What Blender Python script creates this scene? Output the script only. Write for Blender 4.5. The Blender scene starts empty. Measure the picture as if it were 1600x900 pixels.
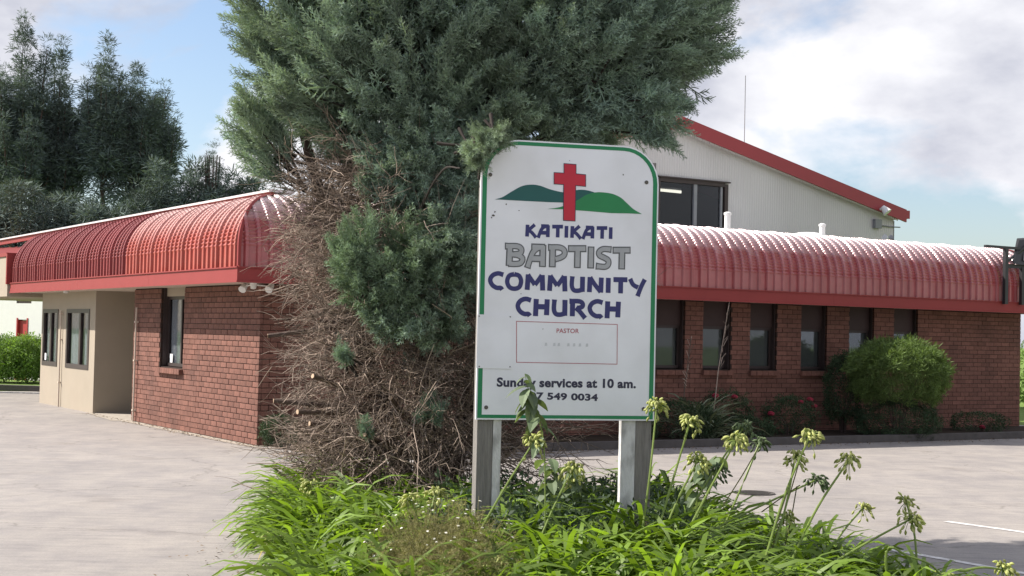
import bpy, math, random
import numpy as np
from mathutils import Vector, Matrix
random.seed(7); rng = np.random.default_rng(7)
S = bpy.context.scene
COL = S.collection
rad = math.radians

# ------------------------------------------------------------------ camera
F, H, PIT, ROL = 2303.5, 1.7546, 0.0310, 0.0226
_fw = np.array([0, math.cos(PIT), math.sin(PIT)])
_u0 = np.cross([1, 0, 0], _fw)
_r = math.cos(ROL) * np.array([1, 0, 0.]) + math.sin(ROL) * _u0
_u = np.cross(_r, _fw)
EYE = np.array([0, 0, H])
cd = bpy.data.cameras.new('camera'); cam = bpy.data.objects.new('camera', cd); COL.objects.link(cam)
cd.sensor_width = 36; cd.lens = 36 * F / 1600; cd.clip_start = .1; cd.clip_end = 3000
cam.matrix_world = Matrix([[_r[0], _u[0], -_fw[0], 0], [_r[1], _u[1], -_fw[1], 0], [_r[2], _u[2], -_fw[2], H], [0, 0, 0, 1]])
S.camera = cam

# ------------------------------------------------------------------ light
SUN_EL = rad(42)
SX, SY = -0.984, 0.178                      # horizontal direction towards the sun
wd = bpy.data.worlds.new("World"); S.world = wd; wd.use_nodes = True
nt = wd.node_tree; N = nt.nodes; L = nt.links
for n in list(N): N.remove(n)
def nd(t, **k):
    n = N.new(t)
    for a, b in k.items(): setattr(n, a, b)
    return n
out = nd('ShaderNodeOutputWorld'); bg = nd('ShaderNodeBackground')
sky = nd('ShaderNodeTexSky', sky_type='NISHITA', sun_disc=False)
sky.sun_elevation = SUN_EL; sky.sun_rotation = math.atan2(SX, SY); sky.air_density = 1.0; sky.dust_density = 1.2
bg.inputs['Strength'].default_value = .10
SKYZ = 2.08
tc = nd('ShaderNodeTexCoord')
sep = nd('ShaderNodeSeparateXYZ'); L.new(tc.outputs['Generated'], sep.inputs[0])
def m(op, a, b=None, c=None):
    n = nd('ShaderNodeMath', operation=op)
    for i, v in enumerate([a, b, c]):
        if v is None: continue
        if isinstance(v, (int, float)): n.inputs[i].default_value = v
        else: L.new(v, n.inputs[i])
    return n.outputs[0]
cx = sep.outputs[0]
cmb = nd('ShaderNodeMapping'); L.new(tc.outputs['Generated'], cmb.inputs[0]); cmb.inputs['Scale'].default_value = (1, 1, 1.9); cmb.inputs['Location'].default_value = (SKYZ, 0, 0)
no = nd('ShaderNodeTexNoise'); L.new(cmb.outputs[0], no.inputs['Vector'])
no.inputs['Scale'].default_value = 4.2; no.inputs['Detail'].default_value = 9; no.inputs['Roughness'].default_value = .55; no.inputs['Distortion'].default_value = .3
# more cloud towards the east (right of the picture) than towards the west
cover = m('ADD', no.outputs[0], m('MULTIPLY', m('MAXIMUM', m('MINIMUM', cx, .35), -.35), .22))
cr = nd('ShaderNodeValToRGB'); L.new(cover, cr.inputs[0])
cr.color_ramp.elements[0].position = .425; cr.color_ramp.elements[1].position = .525
no2 = nd('ShaderNodeTexNoise'); L.new(cmb.outputs[0], no2.inputs['Vector'])
no2.inputs['Scale'].default_value = 6.5; no2.inputs['Detail'].default_value = 8; no2.inputs['Roughness'].default_value = .55
cr2 = nd('ShaderNodeValToRGB'); L.new(no2.outputs[0], cr2.inputs[0])
e = cr2.color_ramp.elements
e[0].position = .38; e[0].color = (3.5, 3.6, 4.15, 1); e[1].position = .62; e[1].color = (5.9, 5.9, 6.15, 1)
mx = nd('ShaderNodeMix', data_type='RGBA'); L.new(cr.outputs[0], mx.inputs['Factor'])
skg = nd('ShaderNodeMix', data_type='RGBA', blend_type='MULTIPLY'); skg.inputs['Factor'].default_value = 1
L.new(sky.outputs[0], skg.inputs['A']); skg.inputs['B'].default_value = (.92, .93, .98, 1)
L.new(skg.outputs['Result'], mx.inputs['A']); L.new(cr2.outputs[0], mx.inputs['B'])
L.new(mx.outputs['Result'], bg.inputs['Color']); L.new(bg.outputs[0], out.inputs[0])

sd = bpy.data.lights.new('sun', 'SUN'); sd.energy = 5.0; sd.angle = rad(.55); sd.color = (1, .94, .86)
sun = bpy.data.objects.new('sun', sd); COL.objects.link(sun)
sv = Vector((SX * math.cos(SUN_EL), SY * math.cos(SUN_EL), math.sin(SUN_EL)))
sun.rotation_euler = sv.to_track_quat('Z', 'Y').to_euler(); sun.location = (-20, 10, 25)
S.view_settings.view_transform = 'Standard'; S.view_settings.look = 'None'
S.view_settings.exposure = 0.8; S.view_settings.gamma = 1
S.render.film_transparent = False
S.cycles.max_bounces = 6; S.cycles.transparent_max_bounces = 12

# ------------------------------------------------------------------ pixel helpers (photo pixels -> real points)
def ray(x, y):
    d = _fw * F + _r * (x - 800) + _u * (450 - y)
    return d / np.linalg.norm(d)
def at(x, y, Y):
    d = ray(x, y); return Vector(EYE + d * (Y / d[1]))
def ground(x, y, z=0):
    d = ray(x, y); return Vector(EYE + d * ((z - H) / d[2]))

# ------------------------------------------------------------------ materials
def mat(name, color, rough=.7, spec=.4, vary=.0, tone=0.0, bump=0.0, bscale=30, vscale=6, metal=0, trans=0, dark=None, dscale=2, damt=0, stretch=None, coat=0, coord='Object', top_glare=None):
    """principled material; vary = fine colour noise, tone = per-piece variation, dark = second colour in soft patches"""
    M = bpy.data.materials.new(name); M.use_nodes = True
    t = M.node_tree; n = t.nodes; l = t.links; P = n['Principled BSDF']
    P.inputs['Roughness'].default_value = rough; P.inputs['Specular IOR Level'].default_value = spec
    P.inputs['Metallic'].default_value = metal
    if coat: P.inputs['Coat Weight'].default_value = coat; P.inputs['Coat Roughness'].default_value = .3
    tx = n.new('ShaderNodeTexCoord'); vec = tx.outputs[coord]
    if stretch:
        mp = n.new('ShaderNodeMapping'); mp.inputs['Scale'].default_value = stretch; l.new(vec, mp.inputs[0]); vec = mp.outputs[0]
    rgb = n.new('ShaderNodeRGB'); rgb.outputs[0].default_value = (*color, 1); c = rgb.outputs[0]
    if dark is not None:
        a = n.new('ShaderNodeTexNoise'); a.inputs['Scale'].default_value = dscale; a.inputs['Detail'].default_value = 6; l.new(vec, a.inputs['Vector'])
        r = n.new('ShaderNodeMapRange'); r.inputs['From Min'].default_value = .42; r.inputs['From Max'].default_value = .66; r.inputs['To Max'].default_value = damt
        l.new(a.outputs[0], r.inputs[0])
        mm = n.new('ShaderNodeMix'); mm.data_type = 'RGBA'; l.new(r.outputs[0], mm.inputs['Factor']); l.new(c, mm.inputs['A']); mm.inputs['B'].default_value = (*dark, 1)
        c = mm.outputs['Result']
    if top_glare:      # pale sun and sky glare painted into the colour of the upper roll
        z0, z1, bc, ba = top_glare
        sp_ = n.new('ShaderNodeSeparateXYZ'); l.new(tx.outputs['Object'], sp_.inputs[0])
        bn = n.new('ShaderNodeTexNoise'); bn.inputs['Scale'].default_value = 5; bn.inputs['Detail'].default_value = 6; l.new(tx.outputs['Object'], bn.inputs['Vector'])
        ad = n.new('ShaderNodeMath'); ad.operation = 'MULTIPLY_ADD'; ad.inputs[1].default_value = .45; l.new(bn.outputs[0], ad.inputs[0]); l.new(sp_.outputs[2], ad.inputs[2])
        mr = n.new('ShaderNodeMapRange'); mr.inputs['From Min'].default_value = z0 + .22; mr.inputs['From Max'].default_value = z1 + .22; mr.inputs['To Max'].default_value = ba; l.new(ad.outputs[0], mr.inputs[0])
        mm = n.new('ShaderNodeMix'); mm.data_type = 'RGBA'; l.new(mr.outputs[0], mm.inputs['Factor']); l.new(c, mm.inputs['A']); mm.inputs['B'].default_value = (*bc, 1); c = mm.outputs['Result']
    fac = None
    if vary:
        a = n.new('ShaderNodeTexNoise'); a.inputs['Scale'].default_value = vscale; a.inputs['Detail'].default_value = 5; a.inputs['Roughness'].default_value = .65; l.new(vec, a.inputs['Vector'])
        r = n.new('ShaderNodeMapRange'); r.inputs['From Min'].default_value = .25; r.inputs['From Max'].default_value = .75
        r.inputs['To Min'].default_value = 1 - vary; r.inputs['To Max'].default_value = 1 + vary; l.new(a.outputs[0], r.inputs[0]); fac = r.outputs[0]
    if tone:
        at_ = n.new('ShaderNodeAttribute'); at_.attribute_name = 'tone'; oi = n.new('ShaderNodeObjectInfo')
        s = n.new('ShaderNodeMath'); s.operation = 'ADD'; l.new(at_.outputs['Fac'], s.inputs[0]); l.new(oi.outputs['Random'], s.inputs[1])
        f = n.new('ShaderNodeMath'); f.operation = 'FRACT'; l.new(s.outputs[0], f.inputs[0])
        r = n.new('ShaderNodeMapRange'); r.inputs['To Min'].default_value = 1 - tone; r.inputs['To Max'].default_value = 1 + tone; l.new(f.outputs[0], r.inputs[0])
        if fac:
            q = n.new('ShaderNodeMath'); q.operation = 'MULTIPLY'; l.new(fac, q.inputs[0]); l.new(r.outputs[0], q.inputs[1]); fac = q.outputs[0]
        else: fac = r.outputs[0]
    if fac:
        v = n.new('ShaderNodeVectorMath'); v.operation = 'SCALE'; l.new(c, v.inputs[0]); l.new(fac, v.inputs['Scale']); c = v.outputs[0]
    l.new(c, P.inputs['Base Color'])
    if bump:
        a = n.new('ShaderNodeTexNoise'); a.inputs['Scale'].default_value = bscale; a.inputs['Detail'].default_value = 5; l.new(vec, a.inputs['Vector'])
        b = n.new('ShaderNodeBump'); b.inputs['Strength'].default_value = bump; b.inputs['Distance'].default_value = .02; l.new(a.outputs[0], b.inputs['Height']); l.new(b.outputs[0], P.inputs['Normal'])
    if trans:
        T = n.new('ShaderNodeBsdfTranslucent'); X = n.new('ShaderNodeMixShader'); X.inputs[0].default_value = trans
        g = n.new('ShaderNodeMix'); g.data_type = 'RGBA'; g.blend_type = 'MULTIPLY'; g.inputs['Factor'].default_value = 1; l.new(c, g.inputs['A']); g.inputs['B'].default_value = (1.25, 1.3, .5, 1)
        l.new(g.outputs['Result'], T.inputs[0]); l.new(P.outputs[0], X.inputs[1]); l.new(T.outputs[0], X.inputs[2]); l.new(X.outputs[0], n['Material Output'].inputs[0])
    return M
def glass_mat(name, tint=(.72, .74, .76), clear=.6):
    M = bpy.data.materials.new(name); M.use_nodes = True; t = M.node_tree; n = t.nodes; l = t.links
    for x in list(n): n.remove(x)
    o = n.new('ShaderNodeOutputMaterial'); g = n.new('ShaderNodeBsdfGlossy'); g.inputs['Roughness'].default_value = .03; g.inputs[0].default_value = (.9, .92, .95, 1)
    tr = n.new('ShaderNodeBsdfTransparent'); tr.inputs[0].default_value = (*tint, 1)
    fr = n.new('ShaderNodeFresnel'); fr.inputs[0].default_value = 1.5
    a = n.new('ShaderNodeMath'); a.operation = 'MULTIPLY_ADD'; a.inputs[1].default_value = .22; a.inputs[2].default_value = .008; l.new(fr.outputs[0], a.inputs[0])
    mx = n.new('ShaderNodeMixShader'); l.new(a.outputs[0], mx.inputs[0]); l.new(tr.outputs[0], mx.inputs[1]); l.new(g.outputs[0], mx.inputs[2]); l.new(mx.outputs[0], o.inputs[0])
    return M
MAT = {
 'brick': mat('brick', (.195, .090, .067), .85, .25, vary=.22, tone=.16, bump=.5, bscale=60, vscale=18, dark=(.12, .060, .048), damt=.5, dscale=1.3),
 'mortar': mat('mortar', (.050, .036, .031), .95, .1, vary=.2),
 'footing': mat('footing', (.36, .32, .27), .9, .2, vary=.2, bump=.4),
 'cream': mat('cream_paint', (.35, .30, .235), .8, .2, vary=.05, vscale=1.5, bump=.12, bscale=80, dark=(.40, .33, .26), damt=.35, dscale=.8),
 'soffit': mat('soffit_paint', (.55, .46, .38), .8, .2, vary=.05),
 'roof_faded_glare': mat('faded_glare_top_red_roofing', (.39, .072, .05), .5, .4, coat=.08, vary=.10, tone=.06, vscale=5, dark=(.42, .15, .12), damt=.35, dscale=3, top_glare=(3.12, 3.70, (.64, .46, .42), .75)),
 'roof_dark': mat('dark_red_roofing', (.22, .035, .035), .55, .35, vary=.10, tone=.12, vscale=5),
 'roof_shade': mat('glare_top_red_roofing', (.30, .040, .044), .34, .7, coat=.5, vary=.12, tone=.06, vscale=4, dark=(.36, .10, .10), damt=.5, dscale=2.5, top_glare=(3.28, 3.66, (.66, .52, .52), .8)),
 'fascia': mat('red_fascia_paint', (.255, .038, .036), .6, .28, vary=.06, vscale=2),
 'barge': mat('red_barge_paint', (.30, .035, .042), .45, .45, vary=.05, vscale=2),
 'pale_metal': mat('pale_metal_and_glint_capping', (.62, .60, .60), .4, .6, vary=.06),
 'gable': mat('pale_corrugated_cladding', (.60, .57, .56), .55, .4, vary=.05, vscale=2, dark=(.42, .39, .38), damt=.5, dscale=.5),
 'frame': mat('dark_brown_frame', (.045, .030, .028), .5, .4, vary=.1),
 'spandrel': mat('brown_panel', (.05, .028, .026), .6, .3, vary=.1),
 'black': mat('black_metal', (.02, .02, .022), .45, .5, vary=.1),
 'grey': mat('grey_metal', (.22, .22, .23), .5, .5, vary=.1),
 'white': mat('white_paint', (.70, .69, .67), .5, .4, vary=.04),
 'paper': mat('white_paper', (.8, .8, .8), .8, .2),
 'curtain': mat('pale_curtain', (.75, .74, .73), .9, .1, vary=.15, stretch=(14, 14, .6)),
 'blind': mat('olive_grey_blind', (.30, .30, .26), .9, .1, vary=.06),
 'void': mat('interior_wall', (.10, .09, .085), .9, .1),
 'glass': glass_mat('window_glass'),
 'lot': None,
 'kerb': mat('concrete_kerb', (.30, .275, .25), .9, .2, vary=.2, bump=.3),
 'dark_kerb': mat('dark_kerb', (.10, .09, .085), .9, .2, vary=.2, bump=.3),
 'line': mat('road_line_paint', (.66, .64, .62), .8, .2, vary=.14, vscale=9, dark=(.36, .33, .31), damt=.7, dscale=14),
 'lawn': mat('lawn', (.13, .20, .04), .9, .2, vary=.35, vscale=3, bump=.5),
 'soil': mat('soil', (.045, .034, .026), .95, .1, vary=.4, bump=.6),
 'sign': mat('sign_white', (.78, .79, .82), .38, .45, vary=.03, vscale=3, dark=(.55, .55, .55), damt=.35, dscale=2.2),
 'green': mat('sign_green', (.012, .20, .075), .4, .4, vary=.08),
 'teal': mat('hill_teal', (.012, .095, .088), .4, .4, vary=.06),
 'hill': mat('hill_green', (.018, .21, .07), .4, .4, vary=.06),
 'cross': mat('cross_red', (.50, .018, .04), .4, .4, vary=.05),
 'navy': mat('navy_lettering', (.030, .032, .135), .45, .4, vary=.1),
 'darkink': mat('dark_lettering', (.03, .03, .06), .45, .4),
 'silver': mat('silver_lettering', (.36, .37, .38), .45, .4, vary=.1, vscale=12),
 'outline': mat('grey_lettering_edge', (.10, .105, .11), .45, .4),
 'pinkink': mat('faded_red_print', (.42, .13, .15), .6, .3, vary=.25, vscale=30),
 'pastel': mat('faded_grey_print', (.55, .56, .58), .6, .3, vary=.1),
 'dirt': mat('dirt_spot', (.12, .11, .10), .9, .1),
 'greywood': mat('weathered_timber', (.21, .195, .18), .85, .2, vary=.28, vscale=7, stretch=(9, 9, .8), bump=.5, bscale=14),
 'whitewood': mat('peeling_white_timber', (.62, .61, .60), .7, .3, vary=.12, vscale=6, stretch=(3, 3, 1.2), dark=(.25, .24, .23), damt=.75, dscale=5, bump=.3),
 'conifer': mat('conifer_foliage', (.275, .36, .305), .7, .4, vary=.32, vscale=2.0, tone=.5, trans=.15, dark=(.25, .31, .20), damt=.6, dscale=.9),
 'conifer_green': mat('green_conifer_foliage', (.235, .315, .22), .7, .35, vary=.25, vscale=3, tone=.38, trans=.12),  # greener tone for the front bough
 'conifer_blue': mat('bluish_conifer_foliage', (.25, .34, .27), .75, .3, vary=.2, tone=.3, trans=.15),
 'bark': mat('brown_bark', (.10, .072, .06), .9, .2, vary=.35, vscale=20, bump=.6),
 'litter': mat('dry_litter', (.16, .11, .065), .9, .1, tone=.6),
 'dark_bark': mat('dark_bark', (.035, .028, .024), .9, .2, vary=.3),
 'twig': mat('dead_twig', (.27, .212, .172), .85, .2, tone=.8, vary=.2, vscale=20),
 'agapanthus': mat('agapanthus_leaf', (.145, .225, .032), .5, .4, vary=.28, vscale=3, tone=.5, trans=.45),
 'yellow_leaf': mat('yellowed_leaf', (.48, .36, .06), .6, .3, vary=.2, tone=.2, trans=.3),
 'stalk': mat('green_stalk', (.20, .27, .06), .5, .4, vary=.15, trans=.1),
 'pod': mat('seed_pod', (.46, .48, .17), .55, .35, vary=.2, tone=.3, trans=.3),
 'backlit_pod': mat('backlit_seed_pod', (.10, .14, .06), .6, .3, vary=.2, tone=.3, trans=.15),  # backlit heads: their shade is put into the pod colour
 'daisy_stem': mat('daisy_bush_stems', (.22, .20, .09), .8, .2, tone=.5, trans=.2),
 'petal': mat('white_petal', (.75, .73, .66), .7, .2, trans=.2),
 'weed': mat('weed_leaf', (.15, .20, .11), .6, .35, vary=.2, tone=.3, trans=.3),
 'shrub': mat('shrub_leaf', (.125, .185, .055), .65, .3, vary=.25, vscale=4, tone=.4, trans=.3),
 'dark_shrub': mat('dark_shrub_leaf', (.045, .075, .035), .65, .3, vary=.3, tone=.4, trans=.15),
 'flax': mat('grey_green_strap_leaf', (.20, .23, .15), .65, .3, tone=.35, trans=.15),
 'pine': mat('far_pine_foliage', (.115, .15, .135), .8, .2, vary=.3, vscale=.4, tone=.45, trans=.1),
 'bush': mat('rank_bush_leaf', (.17, .27, .07), .65, .3, vary=.25, vscale=1.5, tone=.4, trans=.3),
 'rose': mat('red_petal', (.30, .025, .05), .6, .3, vary=.1),
 'cutwood': mat('cut_wood', (.50, .36, .25), .8, .2, vary=.15),
 'door': mat('red_door_paint', (.42, .05, .05), .5, .4, vary=.06),
 'drain': mat('drain_iron', (.07, .062, .055), .7, .4, vary=.3),
 'tube': None,
}
def lot_material():
    M = bpy.data.materials.new('parking_lot_concrete'); M.use_nodes = True; t = M.node_tree; n = t.nodes; l = t.links; P = n['Principled BSDF']
    tx = n.new('ShaderNodeTexCoord')
    def noise(s, d, r=.6, st=None):
        v = tx.outputs['Object']
        if st: mp = n.new('ShaderNodeMapping'); mp.inputs['Scale'].default_value = st; l.new(v, mp.inputs[0]); v = mp.outputs[0]
        a = n.new('ShaderNodeTexNoise'); a.inputs['Scale'].default_value = s; a.inputs['Detail'].default_value = d; a.inputs['Roughness'].default_value = r; l.new(v, a.inputs['Vector']); return a.outputs[0]
    def ramp(x, p0, c0, p1, c1):
        r = n.new('ShaderNodeValToRGB'); l.new(x, r.inputs[0]); e = r.color_ramp.elements; e[0].position = p0; e[0].color = (*c0, 1); e[1].position = p1; e[1].color = (*c1, 1); return r.outputs[0]
    def mul(a, b, f=1):
        x = n.new('ShaderNodeMix'); x.data_type = 'RGBA'; x.blend_type = 'MULTIPLY'; x.inputs['Factor'].default_value = f; l.new(a, x.inputs['A']); l.new(b, x.inputs['B']); return x.outputs['Result']
    c = ramp(noise(.45, 6), .3, (.27, .249, .236), .7, (.35, .32, .295))
    c = mul(c, ramp(noise(2.2, 8, .7, (1, .55, 1)), .32, (.80, .80, .83), .6, (1.03, 1.02, 1.0)))
    c = mul(c, ramp(noise(45, 4, .7), .3, (.84, .84, .84), .65, (1.05, 1.05, 1.05)))
    # hairline cracks and construction joints
    v = n.new('ShaderNodeTexVoronoi'); v.feature = 'DISTANCE_TO_EDGE'; v.inputs['Scale'].default_value = .28
    dn = n.new('ShaderNodeTexNoise'); dn.inputs['Scale'].default_value = 1.5; dn.inputs['Detail'].default_value = 6; l.new(tx.outputs['Object'], dn.inputs['Vector'])
    ad = n.new('ShaderNodeVectorMath'); ad.operation = 'ADD'; l.new(tx.outputs['Object'], ad.inputs[0]); l.new(dn.outputs['Color'], ad.inputs[1]); l.new(ad.outputs[0], v.inputs['Vector'])
    c = mul(c, ramp(v.outputs['Distance'], .0, (.5, .48, .46), .006, (1, 1, 1)), .55)
    c = mul(c, ramp(noise(5, 8, .75, (.35, 2.2, 1)), .36, (.80, .80, .81), .56, (1.03, 1.03, 1.02)), .9)
    c = mul(c, ramp(noise(150, 3, .8), .30, (.70, .69, .68), .48, (1, 1, 1)), .8)
    # oil and tyre stains
    c = mul(c, ramp(noise(.9, 4, .5, (1, 1, 1)), .60, (1, 1, 1), .74, (.74, .73, .73)))
    l.new(c, P.inputs['Base Color']); P.inputs['Roughness'].default_value = .78; P.inputs['Specular IOR Level'].default_value = .35
    b = n.new('ShaderNodeBump'); b.inputs['Strength'].default_value = .35; b.inputs['Distance'].default_value = .01; l.new(noise(60, 5, .7), b.inputs['Height']); l.new(b.outputs[0], P.inputs['Normal'])
    return M
MAT['lot'] = lot_material()
def emis(name, c, s):
    M = bpy.data.materials.new(name); M.use_nodes = True; P = M.node_tree.nodes['Principled BSDF']
    P.inputs['Emission Color'].default_value = (*c, 1); P.inputs['Emission Strength'].default_value = s; return M
MAT['tube'] = emis('lit_fluorescent_tube', (1, .93, .75), 1.1)

# ------------------------------------------------------------------ object helpers
def link(o, parent=None, **props):
    COL.objects.link(o)
    if parent is not None: o.parent = parent
    for k, v in props.items(): o[k] = v
    return o
def thing(name, label, cat, loc=(0, 0, 0), rz=0, group=None):
    o = bpy.data.objects.new(name, None); o.empty_display_size = .2
    o.location = loc; o.rotation_euler = (0, 0, rz); link(o, None, label=label, category=cat)
    if group: o['group'] = group
    return o
def tag(o, label, cat, group=None):
    o['label'] = label; o['category'] = cat
    if group: o['group'] = group
    return o
class MB:
    def __init__(s): s.v = []; s.f = []; s.t = []
    def add(s, vs, fs, tone=None):
        b = len(s.v); s.v += [tuple(map(float, q)) for q in vs]; s.f += [tuple(i + b for i in q) for q in fs]
        tt = random.random() if tone is None else tone; s.t += [tt] * len(fs); return s
    def box(s, x0, x1, y0, y1, z0, z1, tone=None):
        return s.add([(x0, y0, z0), (x1, y0, z0), (x1, y1, z0), (x0, y1, z0), (x0, y0, z1), (x1, y0, z1), (x1, y1, z1), (x0, y1, z1)],
                     [(0, 3, 2, 1), (4, 5, 6, 7), (0, 1, 5, 4), (1, 2, 6, 5), (2, 3, 7, 6), (3, 0, 4, 7)], tone)
    def tube(s, pts, r, n=6, r1=None, cap=True):
        pts = [Vector(p) for p in pts]; k = len(pts); rings = []
        for i, p in enumerate(pts):
            d = (pts[min(i + 1, k - 1)] - pts[max(i - 1, 0)]).normalized()
            a = d.cross(Vector((0, 0, 1)) if abs(d.z) < .9 else Vector((1, 0, 0))).normalized(); b = d.cross(a)
            rr = r if r1 is None else r + (r1 - r) * i / (k - 1)
            rings += [p + (a * math.cos(2 * math.pi * j / n) + b * math.sin(2 * math.pi * j / n)) * rr for j in range(n)]
        fs = [(i * n + j, i * n + (j + 1) % n, (i + 1) * n + (j + 1) % n, (i + 1) * n + j) for i in range(k - 1) for j in range(n)]
        if cap: fs += [tuple(range(n))[::-1], tuple(range((k - 1) * n, k * n))]
        return s.add(rings, fs)
    def lathe(s, prof, o=(0, 0, 0), n=14):
        vs = [(o[0] + r * math.cos(2 * math.pi * j / n), o[1] + r * math.sin(2 * math.pi * j / n), o[2] + z) for r, z in prof for j in range(n)]
        fs = [(i * n + j, i * n + (j + 1) % n, (i + 1) * n + (j + 1) % n, (i + 1) * n + j) for i in range(len(prof) - 1) for j in range(n)]
        return s.add(vs, fs)
    def mesh(s, name, m_):
        me = bpy.data.meshes.new(name); me.from_pydata(s.v, [], s.f)
        a = me.attributes.new('tone', 'FLOAT', 'FACE'); a.data.foreach_set('value', s.t)
        me.materials.append(MAT[m_] if isinstance(m_, str) else m_); me.validate(); me.update(); return me
    def build(s, name, m_, parent=None, **props):
        return link(bpy.data.objects.new(name, s.mesh(name, m_)), parent, **props)
def npmesh(name, V, Q, tone, m_, parent=None, smooth=False, **props):
    me = bpy.data.meshes.new(name); V = np.asarray(V, np.float32); Q = np.asarray(Q, np.int32); k = Q.shape[1]
    me.vertices.add(len(V)); me.vertices.foreach_set('co', V.ravel())
    me.loops.add(Q.size); me.loops.foreach_set('vertex_index', Q.ravel())
    me.polygons.add(len(Q)); me.polygons.foreach_set('loop_start', np.arange(len(Q), dtype=np.int32) * k)
    a = me.attributes.new('tone', 'FLOAT', 'FACE'); a.data.foreach_set('value', np.asarray(tone, np.float32))
    me.materials.append(MAT[m_]); me.update(calc_edges=True)
    return link(bpy.data.objects.new(name, me), parent, **props)
def frames(D, roll=None):
    """rotation matrices whose Z column is direction D (K,3)"""
    D = D / np.linalg.norm(D, axis=1, keepdims=True); K = len(D)
    R = rng.normal(size=(K, 3)) if roll is None else roll
    X = np.cross(R, D); X /= np.linalg.norm(X, axis=1, keepdims=True); Y = np.cross(D, X)
    return np.stack([X, Y, D], axis=2)
def stamp(TV, TQ, D, P, Sc, tone=None, roll=None):
    M_ = frames(D, roll) * np.asarray(Sc)[:, None, None]
    V = np.einsum('kij,nj->kni', M_, TV) + P[:, None, :]
    K, n = len(P), len(TV)
    Q = TQ[None] + (np.arange(K) * n)[:, None, None]
    t = rng.random(K) if tone is None else tone
    return V.reshape(-1, 3), Q.reshape(-1, TQ.shape[1]), np.repeat(t, len(TQ))
def merge(parts):
    V, Q, T, b = [], [], [], 0
    for v, q, t in parts: V.append(v); Q.append(q + b); T.append(t); b += len(v)
    return np.concatenate(V), np.concatenate(Q), np.concatenate(T)
def unit(v): v = np.asarray(v, float); return v / np.linalg.norm(v, axis=-1, keepdims=True)
def strips(P, W, side=None):
    """P (K,n,3) polylines, W (K,n) half widths -> flat strips"""
    K, n, _ = P.shape
    T = np.gradient(P, axis=1); T = unit(T)
    if side is None: side = rng.normal(size=(K, 1, 3))
    Sd = unit(np.cross(T, side))
    V = np.stack([P - Sd * W[..., None], P + Sd * W[..., None]], axis=2).reshape(K * n * 2, 3)
    i = np.arange(n - 1) * 2; q = np.stack([i, i + 1, i + 3, i + 2], 1)
    Q = (q[None] + (np.arange(K) * n * 2)[:, None, None]).reshape(-1, 4)
    return V, Q, np.repeat(rng.random(K), n - 1)
def prisms(P, W, m_=3):
    K, n, _ = P.shape
    T = unit(np.gradient(P, axis=1)); A = unit(np.cross(T, rng.normal(size=(K, 1, 3)))); B = np.cross(T, A)
    V = np.stack([P + (A * math.cos(2 * math.pi * j / m_) + B * math.sin(2 * math.pi * j / m_)) * W[..., None] for j in range(m_)], axis=2).reshape(-1, 3)
    q = np.array([[i * m_ + j, i * m_ + (j + 1) % m_, (i + 1) * m_ + (j + 1) % m_, (i + 1) * m_ + j] for i in range(n - 1) for j in range(m_)])
    Q = (q[None] + (np.arange(K) * n * m_)[:, None, None]).reshape(-1, 4)
    return V, Q, np.repeat(rng.random(K), len(q))

# ------------------------------------------------------------------ ground
def sheet(name, pts, z, m_, kind='structure', **k):
    return MB().add([(p[0], p[1], z) for p in pts], [tuple(range(len(pts)))]).build(name, m_, None, kind=kind, **k)
TH = 0.55518; CX, CY = -3.7323, 21.915
ca, sa = math.cos(TH), math.sin(TH)
def W(u, v, z=0): return Vector((CX + u * ca - v * sa, CY + u * sa + v * ca, z))
def onleft(x, y, U=0):
    d = ray(x, y); A = np.array([ca, sa, 0]); t = (U - (EYE - [CX, CY, 0]) @ A) / (d @ A); q = EYE + t * d - [CX, CY, 0]; return float(q @ np.array([-sa, ca, 0])), float(q[2])
def onright(x, y, V=0):
    d = ray(x, y); A = np.array([-sa, ca, 0]); t = (V - (EYE - [CX, CY, 0]) @ A) / (d @ A); q = EYE + t * d - [CX, CY, 0]; return float(q @ np.array([ca, sa, 0])), float(q[2])

sheet('ground', [(-400, -60), (400, -60), (400, 900), (-400, 900)], -.016, 'lawn')
lot_pts = [(-30, -20), (40, -20), (40, 20)] + [tuple(W(19.5, -3.2)[:2]), tuple(W(19.5, .4)[:2]), tuple(W(3, 9.5)[:2]), tuple(W(2, 13)[:2]), (-11.6, 38.2), (-30, 29)]
sheet('parking_lot', lot_pts, 0.0, 'lot')
# painted bay lines
def line(x0, y0, x1, y1, w):
    a, b = ground(x0, y0), ground(x1, y1); d = (b - a).normalized(); n_ = Vector((-d.y, d.x, 0)) * w / 2
    b = b + d * 4
    return MB().add([(a - n_)[:2] + (.004,), (b - n_)[:2] + (.004,), (b + n_)[:2] + (.004,), (a + n_)[:2] + (.004,)], [(0, 1, 2, 3)]).build('bay_line', 'line', None, kind='structure')
line(1478, 815, 1600, 832, .09); line(1378, 857, 1600, 896, .09)
# inspection lid on the lot
p = ground(1178, 771)
dl = thing('drain_cover', 'round dark iron drain cover set flush in the pale parking lot', 'drain cover', (p.x, p.y, 0))
MB().lathe([(.24, .0), (.24, .012), (.22, .012), (.22, .007), (0.001, .007)], n=20).build('rim', 'drain', dl)
mb = MB()
for i in range(-3, 4): mb.box(-.19 + abs(i) * .02, .19 - abs(i) * .02, i * .052 - .010, i * .052 + .010, .007, .013)
mb.build('ribbed_lid', 'drain', dl)

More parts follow.
